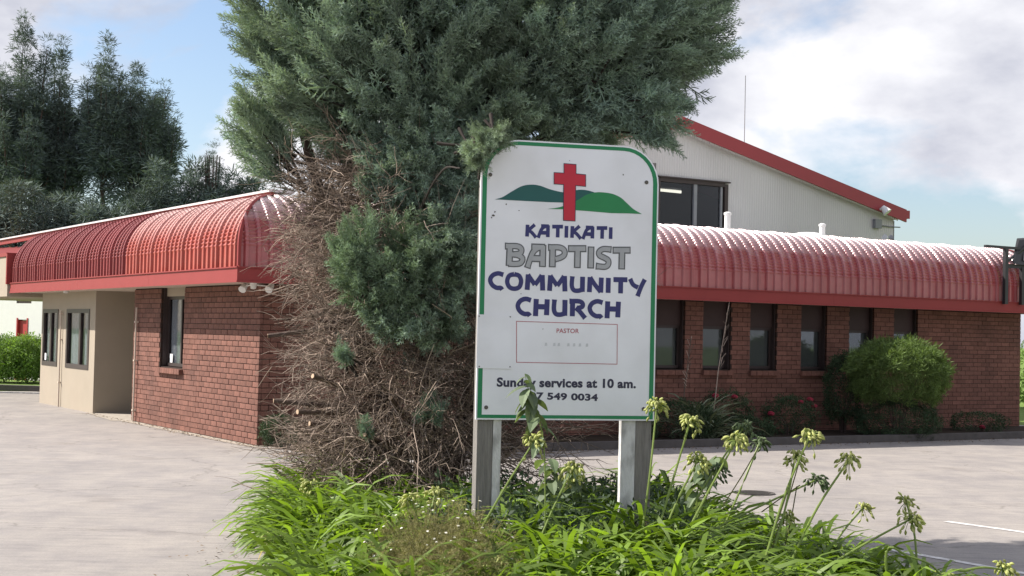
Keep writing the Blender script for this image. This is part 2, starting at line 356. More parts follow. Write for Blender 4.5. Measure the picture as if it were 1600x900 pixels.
# ------------------------------------------------------------------ church building
O = 0.62
church = thing('church_building', 'single storey brown brick church building with red barrel edged metal roof', 'building', W(0, 0), TH)
def wall_grid(axis, a0, a1, z0, z1, t0, t1, holes):
    """solid wall with rectangular holes; axis 'v' -> wall along local y, thickness in x"""
    As = sorted({a0, a1, *[h[0] for h in holes], *[h[1] for h in holes]}); Zs = sorted({z0, z1, *[h[2] for h in holes], *[h[3] for h in holes]})
    mb = MB()
    for i in range(len(As) - 1):
        zs = None
        for j in range(len(Zs) - 1):
            am, zm = (As[i] + As[i + 1]) / 2, (Zs[j] + Zs[j + 1]) / 2
            if any(h[0] < am < h[1] and h[2] < zm < h[3] for h in holes): continue
            if axis == 'v': mb.box(t0, t1, As[i], As[i + 1], Zs[j], Zs[j + 1], .5)
            else: mb.box(As[i], As[i + 1], t0, t1, Zs[j], Zs[j + 1], .5)
    return mb
WT = 2.42
# left (sunlit) brick wall: one window from 0.97 to the soffit
LWH = [(3.34, 4.55, 1.00, WT)]
RWH = [(u0, u1, 1.18, WT) for u0, u1 in ((7.38, 8.02), (8.43, 9.08), (9.53, 10.18), (10.78, 11.44), (12.02, 12.68), (13.22, 13.88))]
RWH += [(u0, u0 + .65, 1.18, WT) for u0 in (1.2, 2.4, 3.6, 4.85, 6.1)]
lw = wall_grid('v', .05, 6.04, 0, WT, .012, .24, LWH).build('brick_wall', 'mortar', church)
rw = wall_grid('u', .24, 16.93, 0, WT, .012, .24, RWH).build('brick_wall', 'mortar', church)
BL, BH, JT = .232, .076, .0095
def brick_rects(a0, a1, holes, start):
    R = []; c = 0; z = .015
    while z + BH < WT + .01:
        off = 0 if (c + start) % 2 == 0 else -(BL + JT) / 2
        x = a0 + off
        while x < a1:
            segs = [(max(x, a0), min(x + BL, a1))]
            for h in holes:
                if z + BH > h[2] + .02 and z < h[3]:
                    ns = []
                    for s0, s1 in segs:
                        if s1 <= h[0] or s0 >= h[1]: ns.append((s0, s1)); continue
                        if s0 < h[0]: ns.append((s0, h[0]))
                        if s1 > h[1]: ns.append((h[1], s1))
                    segs = ns
            R += [(s0, s1, z, min(z + BH, WT)) for s0, s1 in segs if s1 - s0 > .035]
            x += BL + JT
        z += BH + JT; c += 1
    return R
bm_cache = {}
lr = brick_rects(0.0, 6.04, LWH, 0)
lr.sort(key=lambda r: r[0])
rest = MB()
for i, (s0, s1, z0, z1) in enumerate(lr):
    pj = random.uniform(-.003, .003)
    if i < 300:
        key = (round(s1 - s0, 3), round(z1 - z0, 3))
        if key not in bm_cache:
            mb = MB(); l2 = (s1 - s0) / 2; h2 = (z1 - z0) / 2; c_ = .003
            mb.add([(0, -l2 + c_, -h2 + c_), (0, l2 - c_, -h2 + c_), (0, l2 - c_, h2 - c_), (0, -l2 + c_, h2 - c_), (c_, -l2, -h2), (c_, l2, -h2), (c_, l2, h2), (c_, -l2, h2), (.05, -l2, -h2), (.05, l2, -h2), (.05, l2, h2), (.05, -l2, h2)],
                   [(0, 3, 2, 1), (0, 1, 5, 4), (1, 2, 6, 5), (2, 3, 7, 6), (3, 0, 4, 7), (4, 5, 9, 8), (5, 6, 10, 9), (6, 7, 11, 10), (7, 4, 8, 11)], 0)
            bm_cache[key] = mb.mesh('brick', 'brick')
        o = bpy.data.objects.new('brick', bm_cache[key]); o.location = (pj, (s0 + s1) / 2, (z0 + z1) / 2); o.rotation_euler = (0, 0, random.uniform(-.006, .006)); link(o, lw)
    else: rest.box(pj, .05, s0, s1, z0, z1)
rest.build('bricks', 'brick', lw, kind='stuff')
rest = MB()
for (s0, s1, z0, z1) in brick_rects(.055, 16.93, RWH, 1): rest.box(s0, s1, random.uniform(-.003, .003), .05, z0, z1)
rest.build('bricks', 'brick', rw, kind='stuff')
# end return of the brick wall at the far right and beside the porch
MB().box(16.80, 16.935, .24, 7, 0, WT).box(.24, 3.2, 5.93, 6.036, 0, WT).build('brick_return', 'mortar', church)
# pale footing strip and porch slab
fs = MB()
fs.add([(-.16, -.10, .006), (.10, -.10, .006), (.10, 6.1, .006), (-.20, 6.1, .006)], [(0, 1, 2, 3)])
fs.add([(-.34, 6.1, .006), (3.0, 6.1, .006), (3.0, 8.5, .006), (-.10, 8.5, .006)], [(0, 1, 2, 3)])
fs.build('footing_strip', 'footing', church)

def window(face, a0, a1, z0, z1, depth, split=(), curtain=None, sill=True, top=None, topmat='cream', sillmat='brick', lit=None, fw=.055, name='window'):
    """face 'L': plane x=const, outward -x.  face 'R': plane y=const, outward -y"""
    def bx(mb, a, b, d0, d1, c, d):
        if face == 'L': mb.box(d0, d1, a, b, c, d, .5)
        else: mb.box(a, b, d0, d1, c, d, .5)
        return mb
    zt = z1 if top is None else top
    f = MB()
    bx(f, a0, a0 + fw, depth, depth + .06, z0, zt); bx(f, a1 - fw, a1, depth, depth + .06, z0, zt)
    bx(f, a0 + fw, a1 - fw, depth, depth + .06, z0, z0 + fw); bx(f, a0 + fw, a1 - fw, depth, depth + .06, zt - fw, zt)
    # jamb liners
    bx(f, a0 - .002, a0 + .022, .05, depth, z0, z1); bx(f, a1 - .022, a1 + .002, .05, depth, z0, z1)
    fo = f.build(name, 'frame', church)
    for s in split:
        x = a0 + (a1 - a0) * s; bx(MB(), x - .025, x + .025, depth + .005, depth + .05, z0 + fw, zt - fw).build('mullion', 'frame', fo)
    es = [a0 + fw] + [a0 + (a1 - a0) * s for s in split] + [a1 - fw]
    for i in range(len(es) - 1):
        bx(MB(), es[i] + (.025 if i else 0), es[i + 1] - (.025 if i < len(es) - 2 else 0), depth + .025, depth + .031, z0 + fw, zt - fw).build('pane', 'glass', fo)
    if curtain:
        for (c0, c1, zc, mt) in curtain:
            n_ = 26; mb = MB(); vs = []
            for i in range(n_ + 1):
                t = i / n_; a = a0 + (a1 - a0) * (c0 + (c1 - c0) * t); dd = depth + .055 + (.012 * math.sin(i * 1.9) if mt == 'curtain' else 0)
                vs += [(dd, a, z0 + (zt - z0) * zc), (dd, a, zt)] if face == 'L' else [(a, dd, z0 + (zt - z0) * zc), (a, dd, zt)]
            mb.add(vs, [(2 * i, 2 * i + 1, 2 * i + 3, 2 * i + 2) for i in range(n_)], .5); mb.build('curtain' if mt == 'curtain' else 'blind', mt, fo)
    if top is not None:
        bx(MB(), a0 + .022, a1 - .022, depth - .03, depth + .05, zt, z1).build('head_panel', topmat, fo)
    if sill:
        n_ = max(3, round((a1 - a0) / .12)); 
        so = bx(MB(), a0, a1, .03, depth + .02, z0 - .075, z0 - .012).build('sill', 'mortar', fo)
        mb = MB()
        for i in range(n_):
            s0 = a0 - .02 + (a1 - a0 + .04) * i / n_; s1 = a0 - .02 + (a1 - a0 + .04) * (i + 1) / n_ - .008
            bx(mb, s0, s1, -.075 + random.uniform(-.003, .003), .03 + .02, z0 - .115, z0 - .03)
            mb.t[-6:] = [random.random()] * 6
        mb.build('sill_brick', sillmat, fo)
    return fo
wl = window('L', 3.34, 4.55, 1.06, WT, .13, split=(.42,), curtain=[(.52, .98, .0, 'curtain'), (.04, .22, .0, 'curtain')], top=2.27)
MB().box(.150, .153, 4.30, 4.44, 1.12, 1.27).build('paper_notice', 'paper', wl)
for i, (u0, u1, z0, z1) in enumerate(RWH):
    window('R', u0, u1, 1.21, WT, .15, top=1.97, topmat='spandrel', curtain=[(.02, .98, .0, 'blind')], fw=.05)

# cream rendered wing on the left
CWH = [(8.89, 10.59, .84, 2.06), (11.25, 12.50, .84, 2.06)]
wall_grid('v', 8.5, 12.62, 0, WT, 0, .2, CWH).box(.2, 3.2, 8.5, 8.62, 0, WT).box(3.0, 3.2, 6.04, 8.5, 0, WT).box(.2, 6, 12.5, 12.62, 0, WT).build('rendered_wall', 'cream', church)
def cw(a0, a1, sp, cu):
    f = MB(); D = -.012
    for q in ((a0, a0 + .10, .84, 2.06), (a1 - .10, a1, .84, 2.06), (a0 + .10, a1 - .10, .84, .93), (a0 + .10, a1 - .10, 1.98, 2.06)): f.box(D, .07, *q[:2], *q[2:], .5)
    fo = f.build('window', 'frame', church)
    x = a0 + (a1 - a0) * sp; MB().box(.0, .06, x - .06, x + .06, .93, 1.98).build('mullion', 'frame', fo)
    MB().box(.03, .036, a0 + .10, x - .06, .93, 1.98).build('pane', 'glass', fo); MB().box(.03, .036, x + .06, a1 - .10, .93, 1.98).build('pane', 'glass', fo)
    for c0, c1 in [(.03, .97)]:
        mb = MB(); vs = []
        for i in range(21):
            a = a0 + (a1 - a0) * (c0 + (c1 - c0) * i / 20); vs += [(.075 + .014 * math.sin(i * 2.0), a, .86), (.075 + .014 * math.sin(i * 2.0), a, 2.04)]
        mb.add(vs, [(2 * i, 2 * i + 1, 2 * i + 3, 2 * i + 2) for i in range(20)], .5).build('curtain', 'curtain', fo)
    return fo
c1 = cw(8.89, 10.59, .42, [(.56, .9), (.1, .3)]); c2 = cw(11.25, 12.50, .5, [(.2, .45)])
MB().box(.02, .024, 12.24, 12.36, .95, 1.10).build('paper_notice', 'paper', c2)
MB().box(.2, .2 + 6, .24, 6, .0, .01).box(.3, 16.7, 5.0, 5.1, 0, WT).build('interior_wall', 'void', church)
# roof deck closes the building
MB().box(.25, 16.7, .25, 13.2, 3.60, 3.66).build('roof_deck', 'pale_metal', church)
# soffit
MB().box(-O + .03, .30, -O + .03, 13.0, WT, WT + .03).box(.30, 3.2, 6.0, 8.6, WT, WT + .03).box(.30, 17.05, -O + .03, .30, WT, WT + .03).build('soffit', 'soffit', church)
# fascia boards with the small joints between lengths
FT = 2.612; UE = 17.12
fa = MB()
for a, b in ((-O, 3.35), (3.354, 7.6), (7.604, 13.0)): fa.box(-O, -O + .03, a, b, WT - .012, FT, .5)
for a, b in ((-O + .03, 5.2), (5.204, 11.0), (11.004, UE)): fa.box(a, b, -O, -O + .03, WT - .012, FT, .5)
fa.box(UE, UE + .03, -O + .0, 6, WT - .012, FT, .5)
# thin bead along the bottom edge and gutter lip on top
fa.box(-O - .012, -O, -O - .012, 13.0, WT - .018, WT + .012, .5).box(-O, UE, -O - .012, -O, WT - .018, WT + .012, .5)
fa.box(-O - .02, -O + .06, -O - .02, 13.0, FT, FT + .018, .5).box(-O + .06, UE, -O - .02, -O + .06, FT, FT + .018, .5)
fa.build('fascia', 'fascia', church)

# barrel roofing: crimp curved ribbed sheets
RP = .19; R0 = .80; ZV = 2.93; D0 = .045
def prof():
    pts = [(D0, FT + .02, 0, 1, 0), (D0, ZV, 0, 1, 0)]; n_ = 44
    for i in range(1, n_ + 1):
        a = math.pi / 2 * i / n_
        pts.append((D0 + R0 - R0 * math.cos(a), ZV + R0 * math.sin(a), (.012 if i % 2 else -.006), math.cos(a), math.sin(a)))
    pts.append((D0 + R0 + .35, ZV + R0 + .012, 0, 0, 1))
    return pts
PR = prof()
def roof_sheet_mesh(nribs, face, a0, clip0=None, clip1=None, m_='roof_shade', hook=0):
    """a0: position of sheet start along the eave; clip: mitre at corner(s)"""
    cross = []
    for k in range(nribs):
        for fx, h_ in ((0, 0), (.54, 0), (.64, 1), (.88, 1)): cross.append(((k + fx) * RP, h_))
    cross.append((nribs * RP - .002, 0)); cross[-1] = (nribs * RP - .002, .25)
    V = []; 
    for (d, z, cr_, nx, nz) in PR:
        for (s, h_) in cross:
            off = .030 * h_ * (1.4 if s < RP else 1.0) + (cr_ if h_ == 0 else cr_ * .35)
            dd = d - off * nx; z2 = z + off * nz; ss = s
            if clip0 is not None: ss = max(ss + a0, clip0 + dd) - a0
            if clip1 is not None: ss = min(ss + a0, clip1 - dd) - a0
            V.append((-O + dd, ss, z2) if face == 'L' else (ss, -O + dd, z2))
    m2 = len(cross); Q = []
    for i in range(len(PR) - 1):
        for j in range(m2 - 1):
            q = (i * m2 + j, i * m2 + j + 1, (i + 1) * m2 + j + 1, (i + 1) * m2 + j)
            if all(abs(V[q[0]][c] - V[q[1]][c]) < 1e-6 for c in range(2)) and all(abs(V[q[3]][c] - V[q[2]][c]) < 1e-6 for c in range(2)): continue
            Q.append(q if face == 'R' else q[::-1])
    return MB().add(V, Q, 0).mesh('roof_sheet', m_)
rb = MB().box(-.05, .30, .35, 13.2, 3.50, 3.56).box(.3, 16.8, -.05, .30, 3.50, 3.56).build('barrel_roof', 'void', church)
shl = {}
VB = 4.40
a = -O
first = True; k = 0
while a < 13.0:
    nr = 4 if a + 4 * RP < 13.0 else max(1, int((13.02 - a) / RP))
    m_ = 'roof_faded_glare' if a < VB else 'roof_dark'
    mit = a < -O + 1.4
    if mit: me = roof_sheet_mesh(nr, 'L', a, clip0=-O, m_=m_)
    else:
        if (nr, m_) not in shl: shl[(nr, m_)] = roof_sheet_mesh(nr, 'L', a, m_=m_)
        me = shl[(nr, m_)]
    o = bpy.data.objects.new('roof_sheet', me); o.location = (random.uniform(-.004, .004), a, 0); link(o, rb)
    a += nr * RP; k += 1
    if a + RP > 13.05: break
a = -O
while a + RP < UE:
    nr = min(4, int((UE - a + .01) / RP))
    c0 = -O if a < -O + 1.4 else None; c1 = UE if a + nr * RP > UE - 1.4 else None
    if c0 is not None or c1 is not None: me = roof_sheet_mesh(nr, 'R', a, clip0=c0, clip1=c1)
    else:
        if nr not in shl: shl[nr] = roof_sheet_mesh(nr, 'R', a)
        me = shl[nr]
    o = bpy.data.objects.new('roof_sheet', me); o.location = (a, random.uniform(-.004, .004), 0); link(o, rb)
    a += nr * RP
# mitre capping at the near corner and right corner
for (sx, cxo, nm) in ((1, -O, 'hip_capping'), (-1, UE, 'hip_capping')):
    mb = MB(); V = []
    for (d, z, _, nx, nz) in PR:
        for q in (-1, 0, 1):
            dn = d - .034 * nx; zn = z + .034 * nz + (.012 if q == 0 else 0)
            uu = dn + (.045 if q > 0 else 0); vv = dn + (.045 if q < 0 else 0)
            V.append((cxo + sx * uu, -O + vv, zn))
    mb.add(V, [(i * 3 + j, i * 3 + j + 1, i * 3 + 4 + j, i * 3 + 3 + j) for i in range(len(PR) - 1) for j in (0, 1)], .5); mb.build(nm, 'fascia', rb)
ZT = ZV + R0
# flashing on top of the barrel; its pale capping paints in the sun glint
MB().box(.24, .30, .30, 18.5, ZT - .02, ZT + .09).build('flashing', 'fascia', church)
MB().box(.20, .62, .28, 18.5, ZT + .09, ZT + .125).build('glint_capping', 'pale_metal', church)
MB().box(.60, 16.6, .62, .66, ZT - .1, ZT + .02).build('parapet_edge', 'pale_metal', church)
# canopy over the entry at the far left
MB().box(-O - .05, 4, 13.05, 19.5, 2.33, 3.22).build('entry_canopy', 'cream', church)
MB().box(-O - .08, 4, 13.02, 13.10, 2.60, 3.28).box(-O - .08, 4, 13.10, 19.5, 3.22, 3.30).build('canopy_flashing', 'fascia', church)
# pipes on the walls
mb = MB(); mb.tube([(-.045, 5.79, 0), (-.045, 5.785, 1.0), (-.045, 5.77, 2.08)], .016)
for z in (.2, 1.1, 1.8): mb.box(-.07, .0, 5.755, 5.815, z, z + .03)
mb.build('conduit_pipe', 'soffit', church)
mb = MB(); mb.tube([(-.04, 10.9, 0), (-.04, 10.9, 2.03)], .016)
for z in (.5, 1.4, 1.95): mb.box(-.065, .0, 10.87, 10.93, z, z + .03)
mb.build('conduit_pipe', 'soffit', church)
MB().lathe([(.001, -.05), (.05, -.045), (.06, 0)], (-.3, 9.6, WT)).build('ceiling_light', 'white', church)
# pipe vents and dome behind the right barrel
for px, py in ((1137, 331), (1285, 349)):
    u, z = onright(px, py, 1.6)
    MB().lathe([(.06, 3.5), (.06, z - .06), (.075, z - .06), (.075, z - .02), (.03, z)], (u, 1.6, 0), 12).build('vent_pipe', 'white', church)
u, z = onright(1262, 363, 2.2)
MB().lathe([(.62, 3.6), (.62, 3.72), (.56, 3.82), (.4, z - .06), (.2, z - .01), (.001, z)], (u, 2.2, 0), 20).build('skylight_dome', 'white', church)
# twin spot lights at the soffit corner
sp = thing('security_light', 'white twin spot light with sensor under the corner of the red fascia', 'security light', W(-.2, -.2, WT - .0), TH)
MB().lathe([(.001, -.10), (.04, -.09), (.05, -.02), (.06, 0)], (0, 0, 0), 10).build('sensor', 'white', sp)
for s, dx in ((-1, (-.02, .30)), (1, (.26, -.03))):
    c = Vector((dx[0], dx[1], -.05)); d = Vector((-.6, -.5, -.6)).normalized()
    mb = MB(); mb.tube([(0, 0, -.03), c], .012); mb.tube([c - d * .05, c + d * .0, c + d * .09], .035, 10, r1=.06); mb.build('spot_lamp', 'white', sp)
# dark frame with tilted flood panel on the right end of the roof
u0, _ = onright(1568, 475, -O - .02); u1, _ = onright(1594, 475, -O - .02)
fr = thing('flood_light_frame', 'black steel bracket with tilted flood panel on right end of the red roof', 'light bracket', W(u0, -O, FT), TH)
zt = onright(1568, 389, -O)[1] - FT
mb = MB(); mb.box(-.05, .04, -.10, -.03, -.04, zt, .5); mb.build('upright', 'black', fr)
mb = MB(); mb.box(u1 - u0 - .05, u1 - u0 + .04, -.10, -.03, -.04, zt - .35, .5); mb.build('upright', 'black', fr)
MB().box(-.62, .6, -.095, -.035, zt, zt + .05, .5).build('cross_bar', 'black', fr)
MB().box(.04, u1 - u0 + .04, -.09, -.04, zt - .38, zt - .30, .5).tube([(.0, -.06, zt - .28), (.6, -.1, zt + .1)], .03).build('brace', 'black', fr)
mb = MB(); mb.add([(.12, -.16, zt - .30), (.85, -.16, zt - .32), (.95, -.02, zt + .26), (.45, -.02, zt + .20), (.12, -.12, zt - .26), (.85, -.12, zt - .28), (.95, .04, zt + .29), (.45, .04, zt + .24)],
  [(0, 1, 2, 3), (7, 6, 5, 4), (0, 4, 5, 1), (1, 5, 6, 2), (2, 6, 7, 3), (3, 7, 4, 0)]); mb.build('flood_panel', 'black', fr)
MB().add([(.40, -.165, zt - .22), (.8, -.165, zt - .23), (.88, -.05, zt + .16), (.58, -.05, zt + .13)], [(0, 1, 2, 3)]).build('panel_lens', 'grey', fr)

# garden bed edging along the right wall
MB().box(.2, 17.2, -2.02, -1.87, 0, .12).build('garden_edging', 'dark_kerb', None, kind='structure', label=None).__class__
ge = [o for o in bpy.data.objects if o.name == 'garden_edging'][0]; del ge['label']; ge.location = W(0, 0); ge.rotation_euler = (0, 0, TH)
gb = MB().box(.2, 17.2, -1.87, -.0, 0, .07).build('garden_soil', 'soil', None, kind='structure'); gb.location = W(0, 0); gb.rotation_euler = (0, 0, TH)

# ------------------------------------------------------------------ gabled hall behind
GV = 8.0
hall = thing('gabled_hall', 'tall pale corrugated hall with red barge board rising behind the barrel roof', 'building', W(0, GV), TH)
hx0, hx1, hz1 = 7.4, 21.56, 5.0
sl = (7.08 - 5.34) / (21.79 - 14.26); apu = 13.9; apz = 5.34 + sl * (21.79 - apu) - .33
def gz(u): return apz - sl * abs(u - apu)
wu0, wu1, wz0, wz1 = 13.45, 15.60, 4.2, 5.62
mb = MB(); pit = .076; u = hx0
V = []; n_ = int((hx1 - hx0) / pit)
for i in range(n_):
    for fx, dp in ((0, 0), (.35, 0), (.5, -.005), (.85, -.005)):
        uu = hx0 + (i + fx) * pit
        V.append((uu, dp))
for i in range(len(V) - 1):
    (a, da), (b, db) = V[i], V[i + 1]
    am = (a + b) / 2
    segs = [(0, gz(am) + .25)] if not (wu0 < am < wu1) else [(0, wz0), (wz1, gz(am) + .25)]
    for z0, z1 in segs: mb.add([(a, da, z0), (b, db, z0), (b, db, z1), (a, da, z1)], [(0, 1, 2, 3)], .5)
mb.build('corrugated_cladding', 'gable', hall)
MB().box(hx0, hx1, .25, .3, 0, 3.9).add([(hx1, 0, 0), (hx1, 7, 0), (hx1, 7, gz(hx1)), (hx1, 0, gz(hx1))], [(0, 1, 2, 3)]).add([(hx0, 0, 0), (hx0, 7, 0), (hx0, 7, gz(hx0)), (hx0, 0, gz(hx0))], [(3, 2, 1, 0)]).build('side_wall', 'gable', hall)
xe = 21.80
mb = MB()
for x0, x1 in ((apu, xe), (hx0 - .2, apu)):
    z0, z1 = gz(x0), gz(x1)
    mb.add([(x0, -.22, z0 + .02), (x1, -.22, z1 + .02), (x1, -.22, z1 + .36), (x0, -.22, z0 + .36), (x0, -.17, z0 + .02), (x1, -.17, z1 + .02), (x1, -.17, z1 + .36), (x0, -.17, z0 + .36)],
           [(0, 1, 2, 3), (7, 6, 5, 4), (0, 4, 5, 1), (3, 2, 6, 7), (1, 5, 6, 2), (0, 3, 7, 4)], .5)
mb.build('barge_board', 'barge', hall)
mb = MB()
for x0, x1 in ((apu, xe), (hx0 - .2, apu)):
    z0, z1 = gz(x0) + .30, gz(x1) + .30
    mb.add([(x0, -.17, z0), (x1, -.17, z1), (x1, 7, z1), (x0, 7, z0)], [(0, 1, 2, 3)], .5)
mb.build('hall_roof', 'barge', hall)
MB().box(xe, xe + .12, -.22, 6, gz(xe) + .12, gz(xe) + .34).build('gutter', 'barge', hall)
# scalloped closure strip under the barge
mb = MB()
for i in range(0, n_):
    uu = hx0 + i * pit + pit * .5
    if uu > apu: mb.add([(uu - .03, -.165, gz(uu) + .04), (uu + .03, -.165, gz(uu + .06) + .04), (uu + .022, -.16, gz(uu) - .03), (uu - .022, -.16, gz(uu) - .03)], [(0, 3, 2, 1)], .5)
mb.build('closure_strip', 'gable', hall, kind='stuff')
f = MB()
for q in ((wu0 - .05, wu0 + .06, wz0, wz1), (wu1 - .06, wu1 + .05, wz0, wz1), (wu0 + .06, wu1 - .06, wz1 - .07, wz1 + .03), (wu0 + .06, wu1 - .06, wz0, wz0 + .07)): f.box(*q[:2], -.05, .06, *q[2:], .5)
f.box(wu0 - .08, wu1 + .1, -.09, .0, wz1 + .03, wz1 + .06, .5)
hw = f.build('window', 'frame', hall)
wm = wu0 + 1.17
MB().box(wm - .05, wm + .05, -.03, .05, wz0 + .07, wz1 - .07).build('mullion', 'grey', hw); MB().box(wu1 - .17, wu1 - .11, -.02, .04, wz0 + .07, wz1 - .07).build('mullion', 'grey', hw)
MB().box(wu0 + .06, wm - .05, .02, .026, wz0 + .07, wz1 - .07).build('pane', 'glass', hw); MB().box(wm + .05, wu1 - .06, .02, .026, wz0 + .07, wz1 - .07).build('pane', 'glass', hw)
MB().box(hx0, hx1, 5, 5.1, 3.9, 6.5).box(hx0, hx1, .25, 5, 3.9, 3.95).build('interior_wall', 'void', hall)
tl = thing('tube_light', 'lit fluorescent tube light seen through the window of the tall hall', 'tube light', W(wm - .25, GV + 1.0, 5.42), TH)
MB().tube([(-.42, .4, .10), (.38, -.3, .0)], .035, 8).build('tube', 'tube', tl)
MB().tube([(-.44, .44, .15), (.40, -.26, .05)], .05, 6).build('fitting', 'white', tl)
# lamp, junction box, small dish on the hall
u, z = onright(1375, 327, GV - .2); lp = thing('flood_lamp', 'white flood lamp on the red barge board near its low right end', 'flood lamp', W(u, GV - .25, z), TH)
MB().tube([(0, .04, 0), (0, -.06, 0)], .035, 8).build('bracket', 'white', lp)
MB().tube([(-.02, -.06, .06), (.05, -.18, -.10)], .06, 10, r1=.13).build('lamp_head', 'white', lp)
u, z = onright(1368, 350, GV); jb = thing('junction_box', 'small grey junction box with cable on the pale hall wall under the flood lamp', 'junction box', W(u, GV - .0, z), TH)
MB().box(-.12, .12, -.12, -.02, -.12, .12).build('box_body', 'grey', jb); MB().tube([(.12, -.04, -.03), (.5, -.03, -.05), (.9, -.03, -.04)], .018).build('cable', 'grey', jb)
u, z = onright(1384, 373, GV - 1); ls = thing('siren_lamp', 'round white lamp with wire guard standing above the roof edge below the junction box', 'lamp', W(u, GV - 1, z), TH)
MB().tube([(-.10, -.05, .02), (.0, -.05, 0)], .10, 10, r1=.05).build('lamp_head', 'white', ls); MB().tube([(.0, -.05, 0), (.14, -.05, .0)], .05, 8, r1=.11).build('wire_guard', 'grey', ls); MB().tube([(0, 0, -1.2), (0, 0, -.08)], .02).build('pole', 'white', ls)
u, z = onright(1163, 222, GV + .5)
an = thing('whip_antenna', 'thin tall whip antenna standing on the red sloping roof of the hall', 'antenna', W(u, GV + .5, gz(u) + .25), TH)
MB().tube([(0, 0, -.05), (0, 0, .3)], .022).build('base', 'grey', an); MB().tube([(0, 0, .3), (.0, 0, 2.1)], .010).build('rod', 'grey', an)

# ------------------------------------------------------------------ sign
SA = rad(14.5); sdx = np.array([math.cos(SA), math.sin(SA), 0]); sn = np.array([math.sin(SA), -math.cos(SA), 0])
SO = np.array(at(884, 657, 9.72)); SO[2] = 0
def sg(x, y, off=0):
    d = ray(x, y); t = ((SO - EYE) @ sn + off) / (d @ sn); q = EYE + t * d - SO; return float(q @ sdx), float(q[2])
sign = thing('church_sign', 'white church notice board with green border on four timber posts', 'sign', tuple(SO), SA)
XL, ZB = sg(743, 655); XR, _ = sg(1022, 658); ZTs = sg(905, 224)[1]; ZB = sg(882, 656.5)[1]
TK = .018
def rrect(x0, x1, z0, z1, r, n_=10):
    P = [(x0, z0), (x1, z0)]
    P += [(x1 - r + r * math.cos(a), z1 - r + r * math.sin(a)) for a in np.linspace(0, math.pi / 2, n_)]
    P += [(x0 + r - r * math.sin(a), z1 - r + r * math.cos(a)) for a in np.linspace(0, math.pi / 2, n_)]
    return P
def slab(P, y0, y1, m_, name, par):
    n_ = len(P); mb = MB()
    mb.add([(x, y0, z) for x, z in P] + [(x, y1, z) for x, z in P], [tuple(range(n_))] + [tuple(range(n_, 2 * n_))[::-1]] + [(i, i + n_, (i + 1) % n_ + n_, (i + 1) % n_) for i in range(n_)], .5)
    return mb.build(name, m_, par)
def ring(Po, Pi, y, mb):
    n_ = len(Po); mb.add([(x, y, z) for x, z in Po] + [(x, y, z) for x, z in Pi], [(i, (i + 1) % n_, (i + 1) % n_ + n_, i + n_) for i in range(n_)], .5)
RR = .25
slab(rrect(XL, XR, ZB, ZTs, RR), 0, TK, 'sign', 'panel', sign)
mb = MB(); e1, e2 = .010, .040
ring(rrect(XL + e1, XR - e1, ZB + e1, ZTs - e1, RR - e1), rrect(XL + e2, XR - e2, ZB + e2 - .008, ZTs - e2 + .006, RR - e2), -.0012, mb); mb.build('green_border', 'green', sign)
# posts
def post(x0, x1, y0, y1, m_, top): 
    n_ = 10; mb = MB(); V = []
    for i in range(n_ + 1):
        z = -.35 + (top + .35) * i / n_; w = random.uniform(-.0015, .0015); V += [(x0 + w, y0, z), (x1 + w, y0, z), (x1 + w, y1, z), (x0 + w, y1, z)]
    fs_ = [(i * 4 + j, i * 4 + (j + 1) % 4, i * 4 + 4 + (j + 1) % 4, i * 4 + 4 + j) for i in range(n_) for j in range(4)] + [(n_ * 4, n_ * 4 + 1, n_ * 4 + 2, n_ * 4 + 3)]
    return mb.add(V, fs_, .5).build('post', m_, sign)
a = sg(744, 680, -.05)[0]; b = sg(768, 680, -.05)[0]; c = sg(784, 680)[0]
post(a + .0, b, TK + .004, TK + .115, 'greywood', ZTs - .1)
post(b + .002, c, TK + .002, TK + .05, 'whitewood', ZTs - .3)
a = sg(972, 680)[0]; b = sg(994, 680)[0]; c = sg(1015, 680, -.05)[0]
post(a, b, TK + .002, TK + .05, 'whitewood', ZTs - .3)
post(b + .002, c, TK + .004, TK + .115, 'greywood', ZTs - .1)
# artwork
def poly(pts, y, m_, name, par=sign, px=True):
    P = [sg(*q) for q in pts] if px else pts
    return MB().add([(x, y, z) for x, z in P], [tuple(range(len(P)))], .5).build(name, m_, par)
def curve(pts, n_=6):
    o = []; P = [np.array(p, float) for p in pts]; P = [2 * P[0] - P[1]] + P + [2 * P[-1] - P[-2]]
    for i in range(1, len(P) - 2):
        for k in range(n_):
            t = k / n_; o.append(tuple(.5 * (2 * P[i] + (P[i + 1] - P[i - 1]) * t + (2 * P[i - 1] - 5 * P[i] + 4 * P[i + 1] - P[i + 2]) * t * t + (3 * P[i] - P[i - 1] - 3 * P[i + 1] + P[i + 2]) * t ** 3)))
    return o + [tuple(P[-2])]
poly(curve([(773, 311.5), (785, 308), (800, 299), (815, 291), (829, 288.5), (843, 290), (860, 296), (880, 300.5), (892, 299), (905, 296.5), (918, 297.5), (930, 301)]) + [(930, 306), (912, 311), (895, 317), (860, 316), (810, 313.5)], -.0012, 'teal', 'dark_hill')
poly(curve([(855, 326.5), (875, 323.5), (900, 314), (915, 305), (928, 301), (941, 300.5), (957, 303), (970, 309), (980, 318), (990, 327), (1003, 334.5)]) + [(985, 333.5), (955, 333), (920, 330), (880, 327)], -.0018, 'hill', 'light_hill')
cr_o = [(880.5, 255), (900.5, 256.5), (900.5, 271), (915.5, 272.5), (915.5, 292), (900, 290.5), (899, 346), (879.5, 345), (880, 289), (865, 288), (865, 269), (880.5, 270)]
poly(cr_o, -.0026, 'darkink', 'cross_outline')
ctr = (890.3, 281)
cr_i = []
for x, y in cr_o:
    cr_i.append((x + (1.1 if x < ctr[0] else -1.1), y + (1.1 if (y < 262 or 268 < y < 274) else -1.1)))
poly(cr_i, -.0032, 'cross', 'red_cross')

